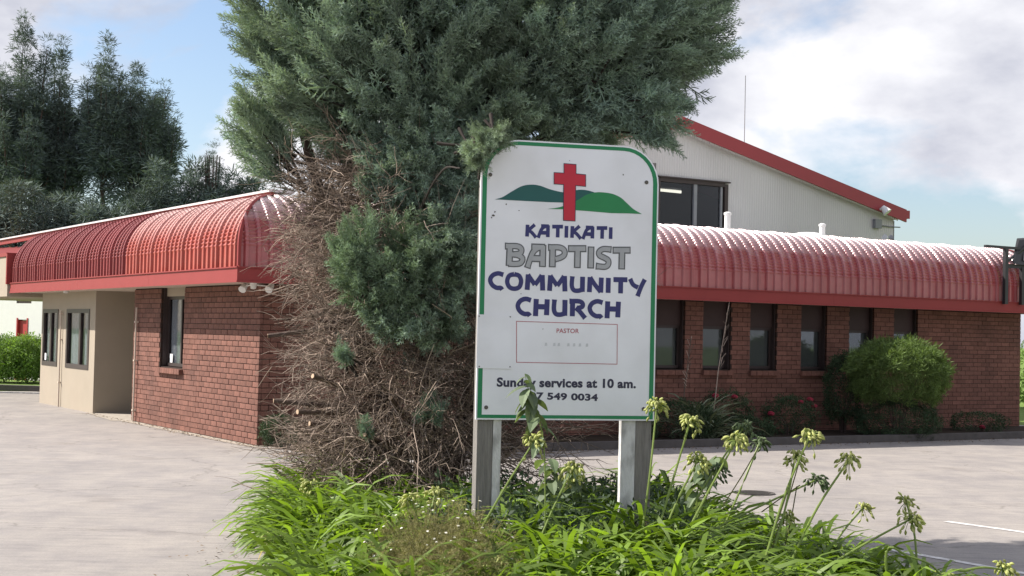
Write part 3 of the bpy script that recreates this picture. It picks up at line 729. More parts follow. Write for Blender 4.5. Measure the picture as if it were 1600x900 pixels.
# hand drawn display lettering: strokes in a unit box
GL = {
 'K': (.74, [[(.12, 0), (.14, 1)], [(.16, .48), (.36, .72), (.62, 1.02)], [(.2, .52), (.42, .36), (.72, -.06)]]),
 'A': (.84, [[(.02, -.08), (.12, .30), (.24, .66), (.42, .86), (.60, .92)], [(.20, .92), (.72, .92)], [(.66, 1.0), (.66, 0)], [(.14, .36), (.62, .36)]]),
 'T': (.72, [[(.0, .90), (.72, .93)], [(.38, .9), (.38, 0)]]),
 'I': (.30, [[(.14, 0), (.14, 1)]]),
 'B': (.80, [[(.14, 0), (.16, .98)], [(-.02, .92), (.46, .93), (.64, .80), (.60, .60), (.36, .53)], [(.2, .53), (.50, .50), (.70, .34), (.62, .12), (.40, .06), (.14, .07)]]),
 'P': (.74, [[(.14, 0), (.14, .98)], [(-.02, .93), (.44, .94), (.64, .80), (.64, .58), (.48, .44), (.26, .36)]]),
 'S': (.62, [[(.60, .93), (.28, .94), (.10, .80), (.12, .62), (.34, .50), (.50, .38), (.50, .18), (.36, .06), (.0, .08)]]),
 'C': (.76, [[(.74, .90), (.48, .98), (.22, .84), (.10, .54), (.20, .22), (.42, .04), (.62, .04), (.70, -.08)]]),
 'O': (.86, [[(.42, .97), (.66, .88), (.77, .54), (.68, .14), (.42, .02), (.18, .14), (.08, .50), (.18, .86), (.42, .97)]]),
 'M': (1.02, [[(.12, -.02), (.16, 1.0)], [(.14, .98), (.34, .62), (.50, .34)], [(.50, .34), (.66, .62), (.84, .98)], [(.86, 1.0), (.90, -.02)]]),
 'U': (.80, [[(.14, 1), (.12, .40), (.22, .10), (.44, .06), (.64, .14)], [(.66, 1), (.66, 0)]]),
 'N': (.84, [[(.12, 0), (.14, 1)], [(.14, .98), (.40, .5), (.70, .04)], [(.72, 1.0), (.70, 0)]]),
 'Y': (.82, [[(.04, 1.0), (.20, .62), (.46, .44)], [(.80, 1.0), (.62, .5), (.44, -.14)]]),
 'H': (.80, [[(.12, -.08), (.14, 1)], [(.14, .52), (.66, .52)], [(.68, 1), (.66, 0)]]),
 'R': (.80, [[(.14, -.02), (.14, .98)], [(-.02, .93), (.46, .94), (.64, .80), (.62, .60), (.38, .50)], [(.30, .52), (.50, .30), (.78, -.12)]]),
}
def word(txt, x0, x1, z0, z1, t, m_, y, name, grow=0, par=sign, slope=0):
    tot = sum(GL[c][0] for c in txt) + .10 * (len(txt) - 1); w = (x1 - x0) / tot; h_ = z1 - z0
    cx_ = x0; out_ = []
    for c in txt:
        gw, st = GL[c]; mb = MB()
        for si, s in enumerate(st):
            P = [np.array([cx_ + p[0] * w, z0 + p[1] * h_]) for p in s]
            if len(P) > 2 : 
                P = [np.array(q) for q in curve(P, 4)]
            hw = t / 2 + grow
            d0 = P[1] - P[0]; d0 = d0 / np.linalg.norm(d0); d1 = P[-1] - P[-2]; d1 = d1 / np.linalg.norm(d1)
            P[0] = P[0] - d0 * grow; P[-1] = P[-1] + d1 * grow
            V = []
            for i in range(len(P)):
                d = P[min(i + 1, len(P) - 1)] - P[max(i - 1, 0)]; d = d / np.linalg.norm(d); n2 = np.array([-d[1], d[0]])
                fl = 1 + (.12 if i in (0, len(P) - 1) else 0)
                V += [P[i] + n2 * hw * fl, P[i] - n2 * hw * fl]
            yy = y - .00012 * si
            mb.add([(q[0], yy, q[1] + slope * (q[0] - x0)) for q in V], [(2 * i, 2 * i + 1, 2 * i + 3, 2 * i + 2) for i in range(len(P) - 1)], .5)
        out_.append(mb.build(name, m_, par)); cx_ += (gw + .10) * w
    return out_
def span(xa, ya0, ya1, xb, yb0, yb1):
    """top and baseline pixels at left and right end -> local box"""
    x0, zt0 = sg(xa, ya0); _, zb0 = sg(xa, ya1); x1, zt1 = sg(xb, yb0); _, zb1 = sg(xb, yb1)
    return x0, x1, zb0, zt0, (zb1 - zb0) / (x1 - x0)
x0, x1, z0, z1, s_ = span(821, 351, 369.5, 958, 354, 373.5); word('KATIKATI', x0, x1, z0, z1, .0225, 'navy', -.0013, 'letter', slope=s_)
x0, x1, z0, z1, s_ = span(791, 382, 414, 984, 387, 420)
word('BAPTIST', x0, x1, z0, z1, .030, 'outline', -.0013, 'letter', grow=.0062, slope=s_); word('BAPTIST', x0, x1, z0, z1, .029, 'silver', -.0022, 'letter_face', grow=-.001, slope=s_)
x0, x1, z0, z1, s_ = span(763, 426, 450, 1008, 435, 460); word('COMMUNITY', x0, x1, z0, z1, .030, 'navy', -.0013, 'letter', slope=s_)
x0, x1, z0, z1, s_ = span(806, 466, 491, 970, 470, 496); word('CHURCH', x0, x1, z0, z1, .031, 'navy', -.0013, 'letter', slope=s_)
def text(body, xa, ya, xb, yb, cap, m_, name, bold=.0):
    """body set so that its baseline runs from pixel (xa,ya) to (xb,yb)"""
    x0, z0 = sg(xa, ya); x1, z1 = sg(xb, yb)
    cu = bpy.data.curves.new('text', 'FONT'); cu.body = body; cu.size = 1; cu.offset = bold; cu.resolution_u = 4; cu.space_character = 1.04
    o = bpy.data.objects.new('text', cu); COL.objects.link(o); dg = bpy.context.evaluated_depsgraph_get(); dg.update()
    me = bpy.data.meshes.new_from_object(o.evaluated_get(dg)); bpy.data.objects.remove(o)
    co = np.empty(len(me.vertices) * 3, np.float32); me.vertices.foreach_get('co', co); co = co.reshape(-1, 3)
    mnx, mxx = co[:, 0].min(), co[:, 0].max(); hh = .73 if not body.isdigit() else .73
    sx = (x1 - x0) / (mxx - mnx); sz = cap / hh; V = co.copy()
    V[:, 0] = x0 + (co[:, 0] - mnx) * sx; V[:, 2] = z0 + co[:, 1] * sz + (z1 - z0) * (V[:, 0] - x0) / (x1 - x0); V[:, 1] = -.0013
    me.vertices.foreach_set('co', V.ravel()); me.materials.clear(); me.materials.append(MAT[m_]); me.update()
    return link(bpy.data.objects.new(name, me), sign)
text('Sunday services at 10 am.', 776, 603.5, 993.5, 606, .058, 'darkink', 'lettering', .04)
text('07 549 0034', 827, 623, 934, 626, .044, 'darkink', 'lettering', .04)
text('PASTOR', 869.5, 520, 904.5, 520.5, .030, 'pinkink', 'lettering', .016)
mb = MB(); bx_ = [sg(807, 502), sg(964.5, 507), sg(964, 569), sg(807, 566)]
for i in range(4):
    a, b = np.array(bx_[i]), np.array(bx_[(i + 1) % 4]); d = (b - a) / np.linalg.norm(b - a); n2 = np.array([-d[1], d[0]]) * .0022
    y_ = -.0013 - .0001 * i
    mb.add([(q[0], y_, q[1]) for q in (a - n2 - d * .002, b - n2 + d * .002, b + n2 + d * .002, a + n2 - d * .002)], [(0, 1, 2, 3)], .5)
mb.build('printed_frame', 'pinkink', sign)
mb = MB()   # ghost of painted out print
for x in (853, 866, 873, 888, 897, 906, 917): 
    q = sg(x, 538 + (x - 853) * .02); mb.add([(q[0] - .009, -.0013, q[1] - .011), (q[0] + .009, -.0013, q[1] - .009), (q[0] + .007, -.0013, q[1] + .011), (q[0] - .006, -.0013, q[1] + .010)], [(0, 1, 2, 3)], .5)
mb.build('painted_out_print', 'pastel', sign)
P = [sg(745, 491), sg(799.5, 493), sg(799, 576.5), sg(744.5, 575)]; P[0] = (XL - .004, P[0][1]); P[3] = (XL - .004, P[3][1])
rp = slab([P[3], P[2], P[1], P[0]], -.005, -.0005, 'sign', 'repair_plate', sign)
for x, y in ((748.5, 494), (797, 495), (796.5, 573), (748.5, 572.5)):
    q = sg(x, y); MB().lathe([(.0045, 0), (.0045, .002), (.001, .003)], n=8).build('screw', 'dirt', rp).matrix_local = Matrix.Translation((q[0], -.005, q[1])) @ Matrix.Rotation(rad(90), 4, 'X')
for x, y in ((766, 273), (1010, 285), (759.5, 636.5), (1005.5, 639)):
    q = sg(x, y); b_ = MB().lathe([(.013, 0), (.013, .004), (.008, .007), (.001, .007)], n=12).build('bolt', 'dirt', sign); b_.matrix_local = Matrix.Translation((q[0], -.0005, q[1])) @ Matrix.Rotation(rad(90), 4, 'X')
mb = MB()
for x, y, r_ in ((771, 337, .010), (773, 331, .006), (791, 319, .006), (811, 329, .005), (974, 273, .006), (814, 459, .004), (799, 494, .003), (848, 514, .004), (768, 340, .006), (890, 251, .003)):
    q = sg(x, y); k = random.randint(6, 8); P = [(q[0] + r_ * random.uniform(.5, 1.2) * math.cos(i * 6.283 / k), -.0014, q[1] + r_ * random.uniform(.5, 1.2) * math.sin(i * 6.283 / k)) for i in range(k)]
    mb.add(P, [tuple(range(k))], .5)
mb.build('dirt_spots', 'dirt', sign)

# ------------------------------------------------------------------ vegetation templates
def spray_template(nt_=11, ns=5, w=.020):
    V = []; Q = []
    def strip(a, b, w0, w1, side):
        a = np.array(a); b = np.array(b); d = unit(b - a); s = unit(np.cross(d, side)); i = len(V)
        V.extend([a - s * w0, a + s * w0, b + s * w1, b - s * w1]); Q.append((i, i + 1, i + 2, i + 3))
    strip((0, 0, 0), (0, 0, 1), w, w * .3, (0, 1, .1)); strip((0, 0, 0), (0, 0, 1), w, w * .3, (1, 0, .1))
    for i in range(nt_):
        h_ = .08 + .84 * i / nt_; az = i * 2.4 + random.uniform(-.4, .4); ln = (.46 * (1 - h_ * .75)) * random.uniform(.8, 1.15)
        d = unit(np.array([math.cos(az) * .72, math.sin(az) * .72, .75])); b0 = np.array([0, 0, h_])
        strip(b0, b0 + d * ln, w * .8, w * .25, unit(rng.normal(size=3)))
        for k in range(ns):
            t = .18 + .78 * k / ns; p_ = b0 + d * ln * t
            d2 = unit(d + unit(rng.normal(size=3)) * .75 + np.array([0, 0, .25])); l2 = .15 * (1 - t * .45) * random.uniform(.7, 1.2)
            strip(p_, p_ + d2 * l2, w * .62, w * .22, unit(rng.normal(size=3)))
    return np.array(V), np.array(Q)
SPR = [spray_template() for _ in range(4)]
def leaf_template(nl=14, w=.16, l=.38):
    V = []; Q = []
    for i in range(nl):
        a = unit(rng.normal(size=3)); a[2] = abs(a[2]) * .7 + .15 * a[2]; a = unit(a); p0 = a * random.uniform(.15, .6); d = unit(a + rng.normal(size=3) * .6); s = unit(np.cross(d, rng.normal(size=3)))
        k = len(V); V.extend([p0, p0 + d * l * .5 + s * w * .5, p0 + d * l, p0 + d * l * .5 - s * w * .5]); Q.append((k, k + 1, k + 2, k + 3))
    return np.array(V), np.array(Q)
LFT = [leaf_template() for _ in range(4)]
NDL = [leaf_template(26, .07, .55) for _ in range(4)]
def multi_stamp(T, D, P, Sc, **k):
    parts = []; idx = rng.integers(0, len(T), len(P))
    for i, (tv, tq) in enumerate(T):
        s = idx == i
        if s.any(): parts.append(stamp(tv, tq, D[s], P[s], Sc[s]))
    return merge(parts)

# ------------------------------------------------------------------ big conifer
TY = 12.9
def XZ(px, py, Y=TY): q = at(px, py, Y); return q.x, q.z
tree = thing('conifer_tree', 'large bushy blue green conifer with dead brown lower branches behind the sign', 'tree', (-.72, TY, 0))
def loc(P): return P - np.array([-.72, TY, 0])
ELL = []
def ell(px, py, rx, rz, ry, Y=TY, n=10, L_=(.7, 1.15), up=.55, m_='conifer', dens=24, front=.0, sz=(.20, .33)):
    x, z = XZ(px, py, Y); s = Y / F; ELL.append(dict(c=np.array([x, Y, z]), r=np.array([rx * s, ry, rz * s]), n=n, L=L_, up=up, m=m_, dens=dens, front=front, sz=sz))
ell(610, 95, 195, 170, 1.15, n=150)
ell(560, 10, 175, 170, 1.1, n=85)
ell(930, 75, 175, 95, 1.1, n=115, up=.35)
ell(1010, 20, 110, 120, 1.0, n=50, up=.45)
ell(770, -70, 260, 200, 1.3, n=110)
ell(760, -330, 200, 230, 1.2, n=50)
ell(690, 235, 80, 75, .7, n=56, up=.2, L_=(.45, .8), Y=12.6)
ell(690, 320, 60, 55, .5, n=34, up=.0, L_=(.4, .65), Y=12.5)
ell(700, 400, 40, 60, .4, n=34, up=-.1, L_=(.3, .5), Y=11.9, sz=(.18, .28))
ell(655, 505, 60, 25, .35, n=24, up=-.1, L_=(.3, .5), Y=11.8, sz=(.18, .28))
ell(742, 234, 12, 16, .12, n=7, up=.0, L_=(.2, .34), Y=9.60, sz=(.08, .14))
ell(752, 246, 12, 14, .08, n=9, up=-.1, L_=(.14, .24), Y=9.52, sz=(.07, .12))
ell(770, 218, 24, 8, .10, n=12, up=-.1, L_=(.16, .26), Y=9.52, sz=(.07, .12))
ell(650, 265, 70, 55, .3, n=36, up=.1, L_=(.35, .6), Y=12.1, sz=(.18, .28))
ell(900, 170, 120, 50, .8, n=56, up=-.1, L_=(.5, .8))
ell(850, 215, 80, 38, .6, n=40, up=-.1, L_=(.4, .6), Y=12.7)
ell(780, 180, 70, 60, .6, n=34, up=.1, L_=(.4, .6), Y=12.5)
ell(1010, 185, 40, 45, .5, n=14, up=-.2, L_=(.35, .6), Y=12.4)
ell(415, 225, 28, 55, .35, n=16, up=.5, L_=(.4, .65))
ell(620, 435, 80, 65, .35, Y=11.75, n=60, up=.35, m_='conifer_green', L_=(.35, .55), sz=(.16, .26))
ell(560, 395, 28, 38, .25, Y=11.6, n=16, up=.8, m_='conifer_green', L_=(.3, .45), sz=(.14, .22))
ell(700, 455, 40, 55, .3, Y=11.9, n=26, up=-.1, L_=(.3, .5), sz=(.16, .26))
ell(540, 555, 10, 8, .08, Y=11.75, n=5, up=.6, m_='conifer_blue', L_=(.12, .2), sz=(.09, .15))
ell(672, 645, 14, 12, .1, Y=11.75, n=7, up=.5, m_='conifer_blue', L_=(.14, .22), sz=(.09, .15))
ell(575, 670, 8, 8, .06, Y=11.7, n=4, up=.6, m_='conifer_blue', L_=(.12, .18), sz=(.08, .13))
groups = {}
stems = []
for E_ in ELL:
    got = 0; tries = 0
    while got < E_['n'] and tries < 4000:
        tries += 1
        o_ = unit(rng.normal(size=3))
        if o_[1] > .35 and random.random() < .6: continue
        tip = E_['c'] + o_ * E_['r']
        inside = False
        for G_ in ELL:
            if G_ is E_: continue
            if (((tip - G_['c']) / G_['r']) ** 2).sum() < .55: inside = True
        if inside and random.random() < .8: continue
        sw = unit(np.array([tip[0] + .72, (tip[1] - TY) * .9, 0]) + 1e-6)
        d = unit(o_ * .45 + sw * .55 + np.array([0, 0, E_['up'] + random.uniform(-.25, .25)]) + rng.normal(size=3) * .16)
        Lb = random.uniform(*E_['L']); base = tip - d * Lb * .78
        n_ = E_['dens']; t = rng.uniform(.08, 1, n_) ** .8
        bend = np.array([0, 0, 1.]) * .10 * Lb
        P = base + d * (t * Lb)[:, None] + bend * (t ** 2)[:, None] + rng.normal(size=(n_, 3)) * .015
        ra = unit(np.cross(rng.normal(size=(n_, 3)), d)); D = unit(d * (.85 + .5 * t)[:, None] + ra * (.62 - .34 * t)[:, None] + np.array([0, 0, .12]))
        sc = rng.uniform(*E_['sz'], n_) * (1.1 - .45 * t)
        groups.setdefault(E_['m'], []).append((D, P, sc))
        stems.append((base - d * .1, d, Lb)); got += 1
cr_root = None
for m_, lst in groups.items():
    D = np.concatenate([q[0] for q in lst]); P = np.concatenate([q[1] for q in lst]); sc = np.concatenate([q[2] for q in lst])
    V, Q, T = multi_stamp(SPR, D, loc(P), sc)
    npmesh('crown' if m_ == 'conifer' else 'foliage_tuft', V, Q, T, m_, tree)
# bough stems
K = len(stems); t = np.linspace(0, 1, 5)
B = np.array([s[0] for s in stems]); D = np.array([s[1] for s in stems]); Lb = np.array([s[2] for s in stems])
P = B[:, None] + D[:, None] * (t[None, :] * Lb[:, None])[..., None] * .9 + np.array([0, 0, .10])[None, None] * (t ** 2)[None, :, None] * Lb[:, None, None]
V, Q, T = prisms(loc(P), np.tile(np.linspace(.014, .004, 5), (K, 1)), 4); npmesh('boughs', V, Q, T, 'dark_bark', tree, kind='stuff')
# inner sprays: fill the heart of the crown so it is not hollow
fill = []
for E_ in ELL[:8]:
    n_ = int(E_['n'] * 4.5); o_ = unit(rng.normal(size=(n_, 3))) * rng.uniform(.1, .8, (n_, 1)); P = E_['c'] + o_ * E_['r']
    fill.append((unit(o_ + rng.normal(size=(n_, 3)) * .3 + [0, 0, .3]), P, rng.uniform(.32, .5, n_)))
V, Q, T = multi_stamp(SPR, np.concatenate([f[0] for f in fill]), loc(np.concatenate([f[1] for f in fill])), np.concatenate([f[2] for f in fill]))
npmesh('inner_foliage', V, Q, T, 'conifer', tree)
# trunk and limbs
mb = MB()
mb.tube([(0, 0, -.1), (.03, 0, .7), (-.02, .05, 1.8), (.03, 0, 3.2), (0, .1, 5.2)], .16, 10, r1=.05)
mb.tube([(.1, .05, -.1), (.3, .1, .9), (.65, .1, 2.2), (1.1, .1, 3.6)], .11, 8, r1=.04)
mb.tube([(-.05, -.1, .1), (-.35, -.1, 1.0), (-.75, -.05, 2.2), (-1.15, 0, 3.5)], .10, 8, r1=.04)
mb.tube([(.05, -.1, 1.2), (.1, -.45, 2.2), (.2, -.7, 3.4)], .07, 8, r1=.03)
mb.build('trunk', 'bark', tree)
MB().tube(curve([(-.1, -.3, 2.3), (.0, -1.2, 2.75), (.2, -2.3, 2.92), (.36, -3.2, 2.84)], 5), .013, 6, r1=.005).build('hanging_branch', 'dark_bark', tree)
# fallen-back dead limbs with pale cut ends
def dead_twigs(n_, zlo, zhi, rin, Lr, azlo, azhi, wr, sub, droop=.0, zmax=None):
    az = rng.uniform(azlo, azhi, n_); z = rng.uniform(zlo, zhi, n_); r0 = rng.uniform(*rin, n_)
    b = np.stack([np.cos(az) * r0, np.sin(az) * r0, z], 1)
    d = unit(np.stack([np.cos(az), np.sin(az), rng.normal(0, .16, n_)], 1) + rng.normal(size=(n_, 3)) * .22)
    L_ = rng.uniform(*Lr, n_); K_ = 6; P = np.zeros((n_, K_, 3)); P[:, 0] = b; dd = d.copy()
    for i in range(1, K_):
        dd = unit(dd + rng.normal(size=(n_, 3)) * .20 + [0, 0, droop]); P[:, i] = P[:, i - 1] + dd * (L_ / (K_ - 1))[:, None]
    w = rng.uniform(*wr, n_)[:, None] * np.linspace(1, .35, K_)[None]
    out_ = [prisms(P, w, 3)]
    # side twigs
    m2 = n_ * sub; pi = np.repeat(np.arange(n_), sub); ti = rng.uniform(.2, .98, m2) * (K_ - 1); i0 = np.minimum(ti.astype(int), K_ - 2); fr_ = (ti - i0)[:, None]
    p0 = P[pi, i0] * (1 - fr_) + P[pi, i0 + 1] * fr_; dm = unit(P[pi, i0 + 1] - P[pi, i0])
    d2 = unit(dm + unit(rng.normal(size=(m2, 3))) * .85); l2 = rng.uniform(.08, .36, m2); P2 = np.zeros((m2, 4, 3)); P2[:, 0] = p0
    for i in range(1, 4):
        d2 = unit(d2 + rng.normal(size=(m2, 3)) * .25 + [0, 0, droop]); P2[:, i] = P2[:, i - 1] + d2 * (l2 / 3)[:, None]
    w2 = rng.uniform(.0013, .0042, m2)[:, None] * np.linspace(1, .4, 4)[None]
    out_.append(prisms(P2, w2, 3)); return out_, P[:, -1]
parts = []
A, tips = dead_twigs(620, .22, 2.95, (.05, .5), (.6, 1.1), math.pi * .85, math.pi * 1.75, (.004, .009), 7); parts += A
A, _ = dead_twigs(520, 2.2, 3.22, (.3, .9), (.35, .75), math.pi * .88, math.pi * 1.42, (.003, .007), 7); parts += A
A, _ = dead_twigs(520, .45, 2.8, (.55, 1.0), (.25, .62), math.pi * .85, math.pi * 1.7, (.003, .007), 7); parts += A
A, _ = dead_twigs(380, .62, 2.3, (.1, .7), (.8, 1.5), math.pi * 1.45, math.pi * 2.15, (.004, .009), 6); parts += A
A, _ = dead_twigs(260, .5, 3.2, (.05, .4), (.6, 1.2), 0, math.pi * .9, (.005, .010), 5); parts += A
A, _ = dead_twigs(110, .1, .9, (.1, .9), (.5, 1.1), math.pi * .8, math.pi * 1.8, (.006, .012), 5, droop=-.04); parts += A
V, Q, T = merge(parts); V[:, 2] = np.maximum(V[:, 2], .08)
npmesh('dead_twigs', V, Q, T, 'twig', tree, kind='stuff')
# a few broken heavier limbs with pale ends
for i in range(16):
    az = random.uniform(math.pi * .95, math.pi * 1.6); z = random.uniform(.6, 2.6); d = Vector((math.cos(az), math.sin(az), random.uniform(-.1, .3)))
    a = Vector((0, 0, z)) + d * .2; L_ = random.uniform(.7, 1.2); r_ = random.uniform(.012, .022)
    m1 = a + d * L_ * .5 + Vector((0, 0, random.uniform(-.08, .08))); b = a + d * L_
    o_ = MB().tube([a, m1, b], r_ * 1.3, 7, r1=r_).build('dead_limb', 'bark', tree); MB().tube([b, b + d * .004], r_ * 1.01, 7).build('cut_end', 'cutwood', o_)

# ------------------------------------------------------------------ planted bed
bed_poly = [(-1.15, 7.9), (-1.42, 9.5), (-1.68, 11.4), (-1.9, 13.2), (-1.6, 14.4), (0, 14.9), (1.25, 14.0), (1.45, 12.6), (1.75, 11.4), (2.3, 10.1), (2.75, 8.9), (2.5, 7.9)]
def inpoly(x, y, P=bed_poly):
    c = False; j = len(P) - 1
    for i in range(len(P)):
        if (P[i][1] > y) != (P[j][1] > y) and x < (P[j][0] - P[i][0]) * (y - P[i][1]) / (P[j][1] - P[i][1]) + P[i][0]: c = not c
        j = i
    return c
mb = MB(); cxy = (.2, 11)
rings = []
for f_, z in ((1, .004), (.94, .05), (.8, .09), (.5, .12)): rings.append([(cxy[0] + (x - cxy[0]) * f_, cxy[1] + (y - cxy[1]) * f_, z + random.uniform(0, .01) * (f_ < 1)) for x, y in bed_poly])
n_ = len(bed_poly); mb.add([p for r_ in rings for p in r_], [(i * n_ + j, i * n_ + (j + 1) % n_, (i + 1) * n_ + (j + 1) % n_, (i + 1) * n_ + j) for i in range(3) for j in range(n_)] + [tuple(range(3 * n_, 4 * n_))])
mb.build('planting_soil', 'soil', None, kind='structure')

def strap_leaves(C, dirs, L_, elev, w, curl=1.0, K_=7):
    """arching strap leaves from base points"""
    n_ = len(C); P = np.zeros((n_, K_, 3)); P[:, 0] = C; e_ = elev.copy(); st = (L_ / (K_ - 1))
    for i in range(1, K_):
        P[:, i] = P[:, i - 1] + np.stack([dirs[:, 0] * np.cos(e_), dirs[:, 1] * np.cos(e_), np.sin(e_)], 1) * st[:, None]
        e_ = e_ - curl * (.10 + .11 * i) * rng.uniform(.7, 1.2, n_)
    Wd = w[:, None] * np.array([.85, 1, 1, 1, .93, .74, .22])[None, :K_]
    up = np.zeros((n_, 1, 3)); up[..., 2] = 1; side = up + rng.normal(size=(n_, 1, 3)) * .35
    # width vector lies horizontal: cross(T, side)
    return strips(P, Wd, side)
cl = []
while len(cl) < 450:
    x, y = random.uniform(-2.1, 2.9), random.uniform(7.4, 14.6)
    if not inpoly(x, y): continue
    if y > 12.2 and -1.3 < x < 1.2: continue           # in the tree's dry shade
    if (x + .35) ** 2 / .42 + (y - 9.0) ** 2 / .55 < 1: continue     # daisy bush
    if (x - .95) ** 2 / .12 + (y - 10.6) ** 2 / .3 < 1: continue
    if 9.3 < y < 11.2 and -.2 < x < .75 and random.random() < .8: continue   # open dark space below the sign
    cl.append((x, y))
xtra = [(-.42, 9.35), (-.25, 9.3), (-.1, 9.35), (.08, 9.3), (-.32, 9.45), (.0, 9.42), (.25, 9.3), (.78, 9.45), (.92, 9.35), (1.05, 9.5), (1.18, 9.4), (.6, 9.3), (.42, 9.25), (.85, 9.5), (1.3, 9.5)]
ncl = len(cl); cl += xtra; cl = np.array(cl); per = 31; C = np.repeat(cl, per, 0) + rng.normal(size=(len(cl) * per, 2)) * .05; n_ = len(C)
C3 = np.concatenate([C, np.full((n_, 1), .07)], 1); az = rng.uniform(0, 2 * math.pi, n_); dirs = np.stack([np.cos(az), np.sin(az)], 1)
edge = unit(cl - np.array([.3, 10.8])); dirs = unit(dirs + np.repeat(edge, per, 0) * .30 + np.array([-.08, 0]))
hs = np.repeat(rng.uniform(.85, 1.15, len(cl)) * np.where(cl[:, 0] > 1.3, .80, 1.0) * np.where((np.abs(cl[:, 1] - 9.1) < .55) & (cl[:, 0] < 1.1) & (cl[:, 0] > -.15), 1.22, 1.0) * np.where(np.arange(len(cl)) >= ncl, 1.0, 1.0), per)
V, Q, T = strap_leaves(C3, dirs, rng.uniform(.43, .80, n_) * hs, rng.uniform(.75, 1.45, n_), rng.uniform(.0105, .0195, n_), .72)
npmesh('agapanthus_leaves', V, Q, T, 'agapanthus', None, kind='stuff', label='bright green strap leaves of agapanthus filling the bed in front of the sign')
n2 = 330; idx = rng.integers(0, len(cl), n2); az = rng.uniform(0, 6.28, n2)
V, Q, T = strap_leaves(np.concatenate([cl[idx], np.full((n2, 1), .1)], 1), np.stack([np.cos(az), np.sin(az)], 1), rng.uniform(.35, .62, n2), rng.uniform(.6, 1.3, n2), rng.uniform(.007, .014, n2), 1.2)
npmesh('yellow_leaves', V, Q, T, 'yellow_leaf', None, kind='stuff', label='yellowed dying strap leaves among the green agapanthus')
n2 = 420; idx = rng.integers(0, len(cl), n2); az = rng.uniform(0, 6.28, n2)
V, Q, T = strap_leaves(np.concatenate([cl[idx] + rng.normal(size=(n2, 2)) * .1, np.full((n2, 1), .08)], 1), np.stack([np.cos(az), np.sin(az)], 1), rng.uniform(.25, .55, n2), rng.uniform(.2, 1.0, n2), rng.uniform(.005, .011, n2), 1.6)
npmesh('dead_leaves', V, Q, T, 'twig', None, kind='stuff', label='brown dead leaves lying among the green agapanthus')

# flower heads
heads = [ # head px, stem foot px, depth, size, backlit?, label
 (1026, 635, 1004, 815, 9.3, 1.0, 0, 'seed head crossing the lower right corner of the white sign'),
 (1078, 660, 1022, 850, 9.2, 1.0, 0, 'first upright seed head to the right of the sign post'),
 (1162, 668, 1085, 790, 9.9, .95, 1, 'darker upper seed head in front of the grey strap leaved garden plant'),
 (1186, 694, 1140, 800, 10.1, .8, 1, 'darker small seed head tucked right of the two pale ones by the garden'),
 (1150, 688, 1062, 858, 9.1, 1.05, 0, 'pale seed head on a long stem leaning right in front of a darker one'),
 (1090, 720, 1040, 842, 9.3, 1.05, 0, 'pale seed head beside the dark leafy weed right of the sign'),
 (1120, 734, 1070, 845, 9.8, .85, 1, 'shaded green seed head hanging beside the dark leafy weed'),
 (1265, 682, 1196, 888, 9.0, 1.0, 0, 'tallest seed head in front of the round green shrub wall'),
 (1242, 716, 1208, 850, 9.4, .9, 0, 'seed head just below the tallest right hand one'),
 (1275, 750, 1166, 806, 9.9, .85, 1, 'shaded seed head on a dark stem leaning far right'),
 (1327, 718, 1248, 868, 9.2, .9, 0, 'sparse open seed head against the pale lot'),
 (1348, 794, 1318, 842, 10.0, .6, 0, 'small seed head low at the right edge of the bed'),
 (1416, 784, 1424, 850, 9.6, .6, 0, 'small upper seed head of the pair at the bed corner'),
 (1421, 812, 1300, 886, 9.1, .9, 0, 'lower seed head of the pair on a stem leaning far right'),
 (1566, 890, 1478, 900, 8.6, .95, 0, 'seed head lying farthest out over the lot at the bottom corner'),
 (1470, 898, 1385, 862, 8.7, .6, 0, 'seed head half cut by the bottom edge near the bay line'),
 (833, 692, 772, 800, 9.2, 1.0, 0, 'plump seed head in front of the gap under the left of the sign'),
 (894, 734, 850, 838, 9.1, 1.05, 0, 'plump seed head in front of the gap under the middle of the sign'),
 (777, 884, 770, 905, 8.3, 1.0, 0, 'seed head at the bottom edge right of the daisy bush'),
 (680, 772, 660, 830, 9.6, .95, 0, 'seed head above the daisy bush'),
 (643, 782, 650, 840, 9.7, .75, 0, 'smaller seed head just left of the one above the daisy bush'),
 (487, 756, 560, 765, 11.0, 1.0, 0, 'seed head on a bent stem below the dead branches'),
 (431, 840, 470, 880, 10.0, 1.0, 0, 'seed head low on the left side of the bed'),
 (1228, 806, 1200, 850, 9.5, .55, 0, 'small green seed head low among the right leaves'),
]
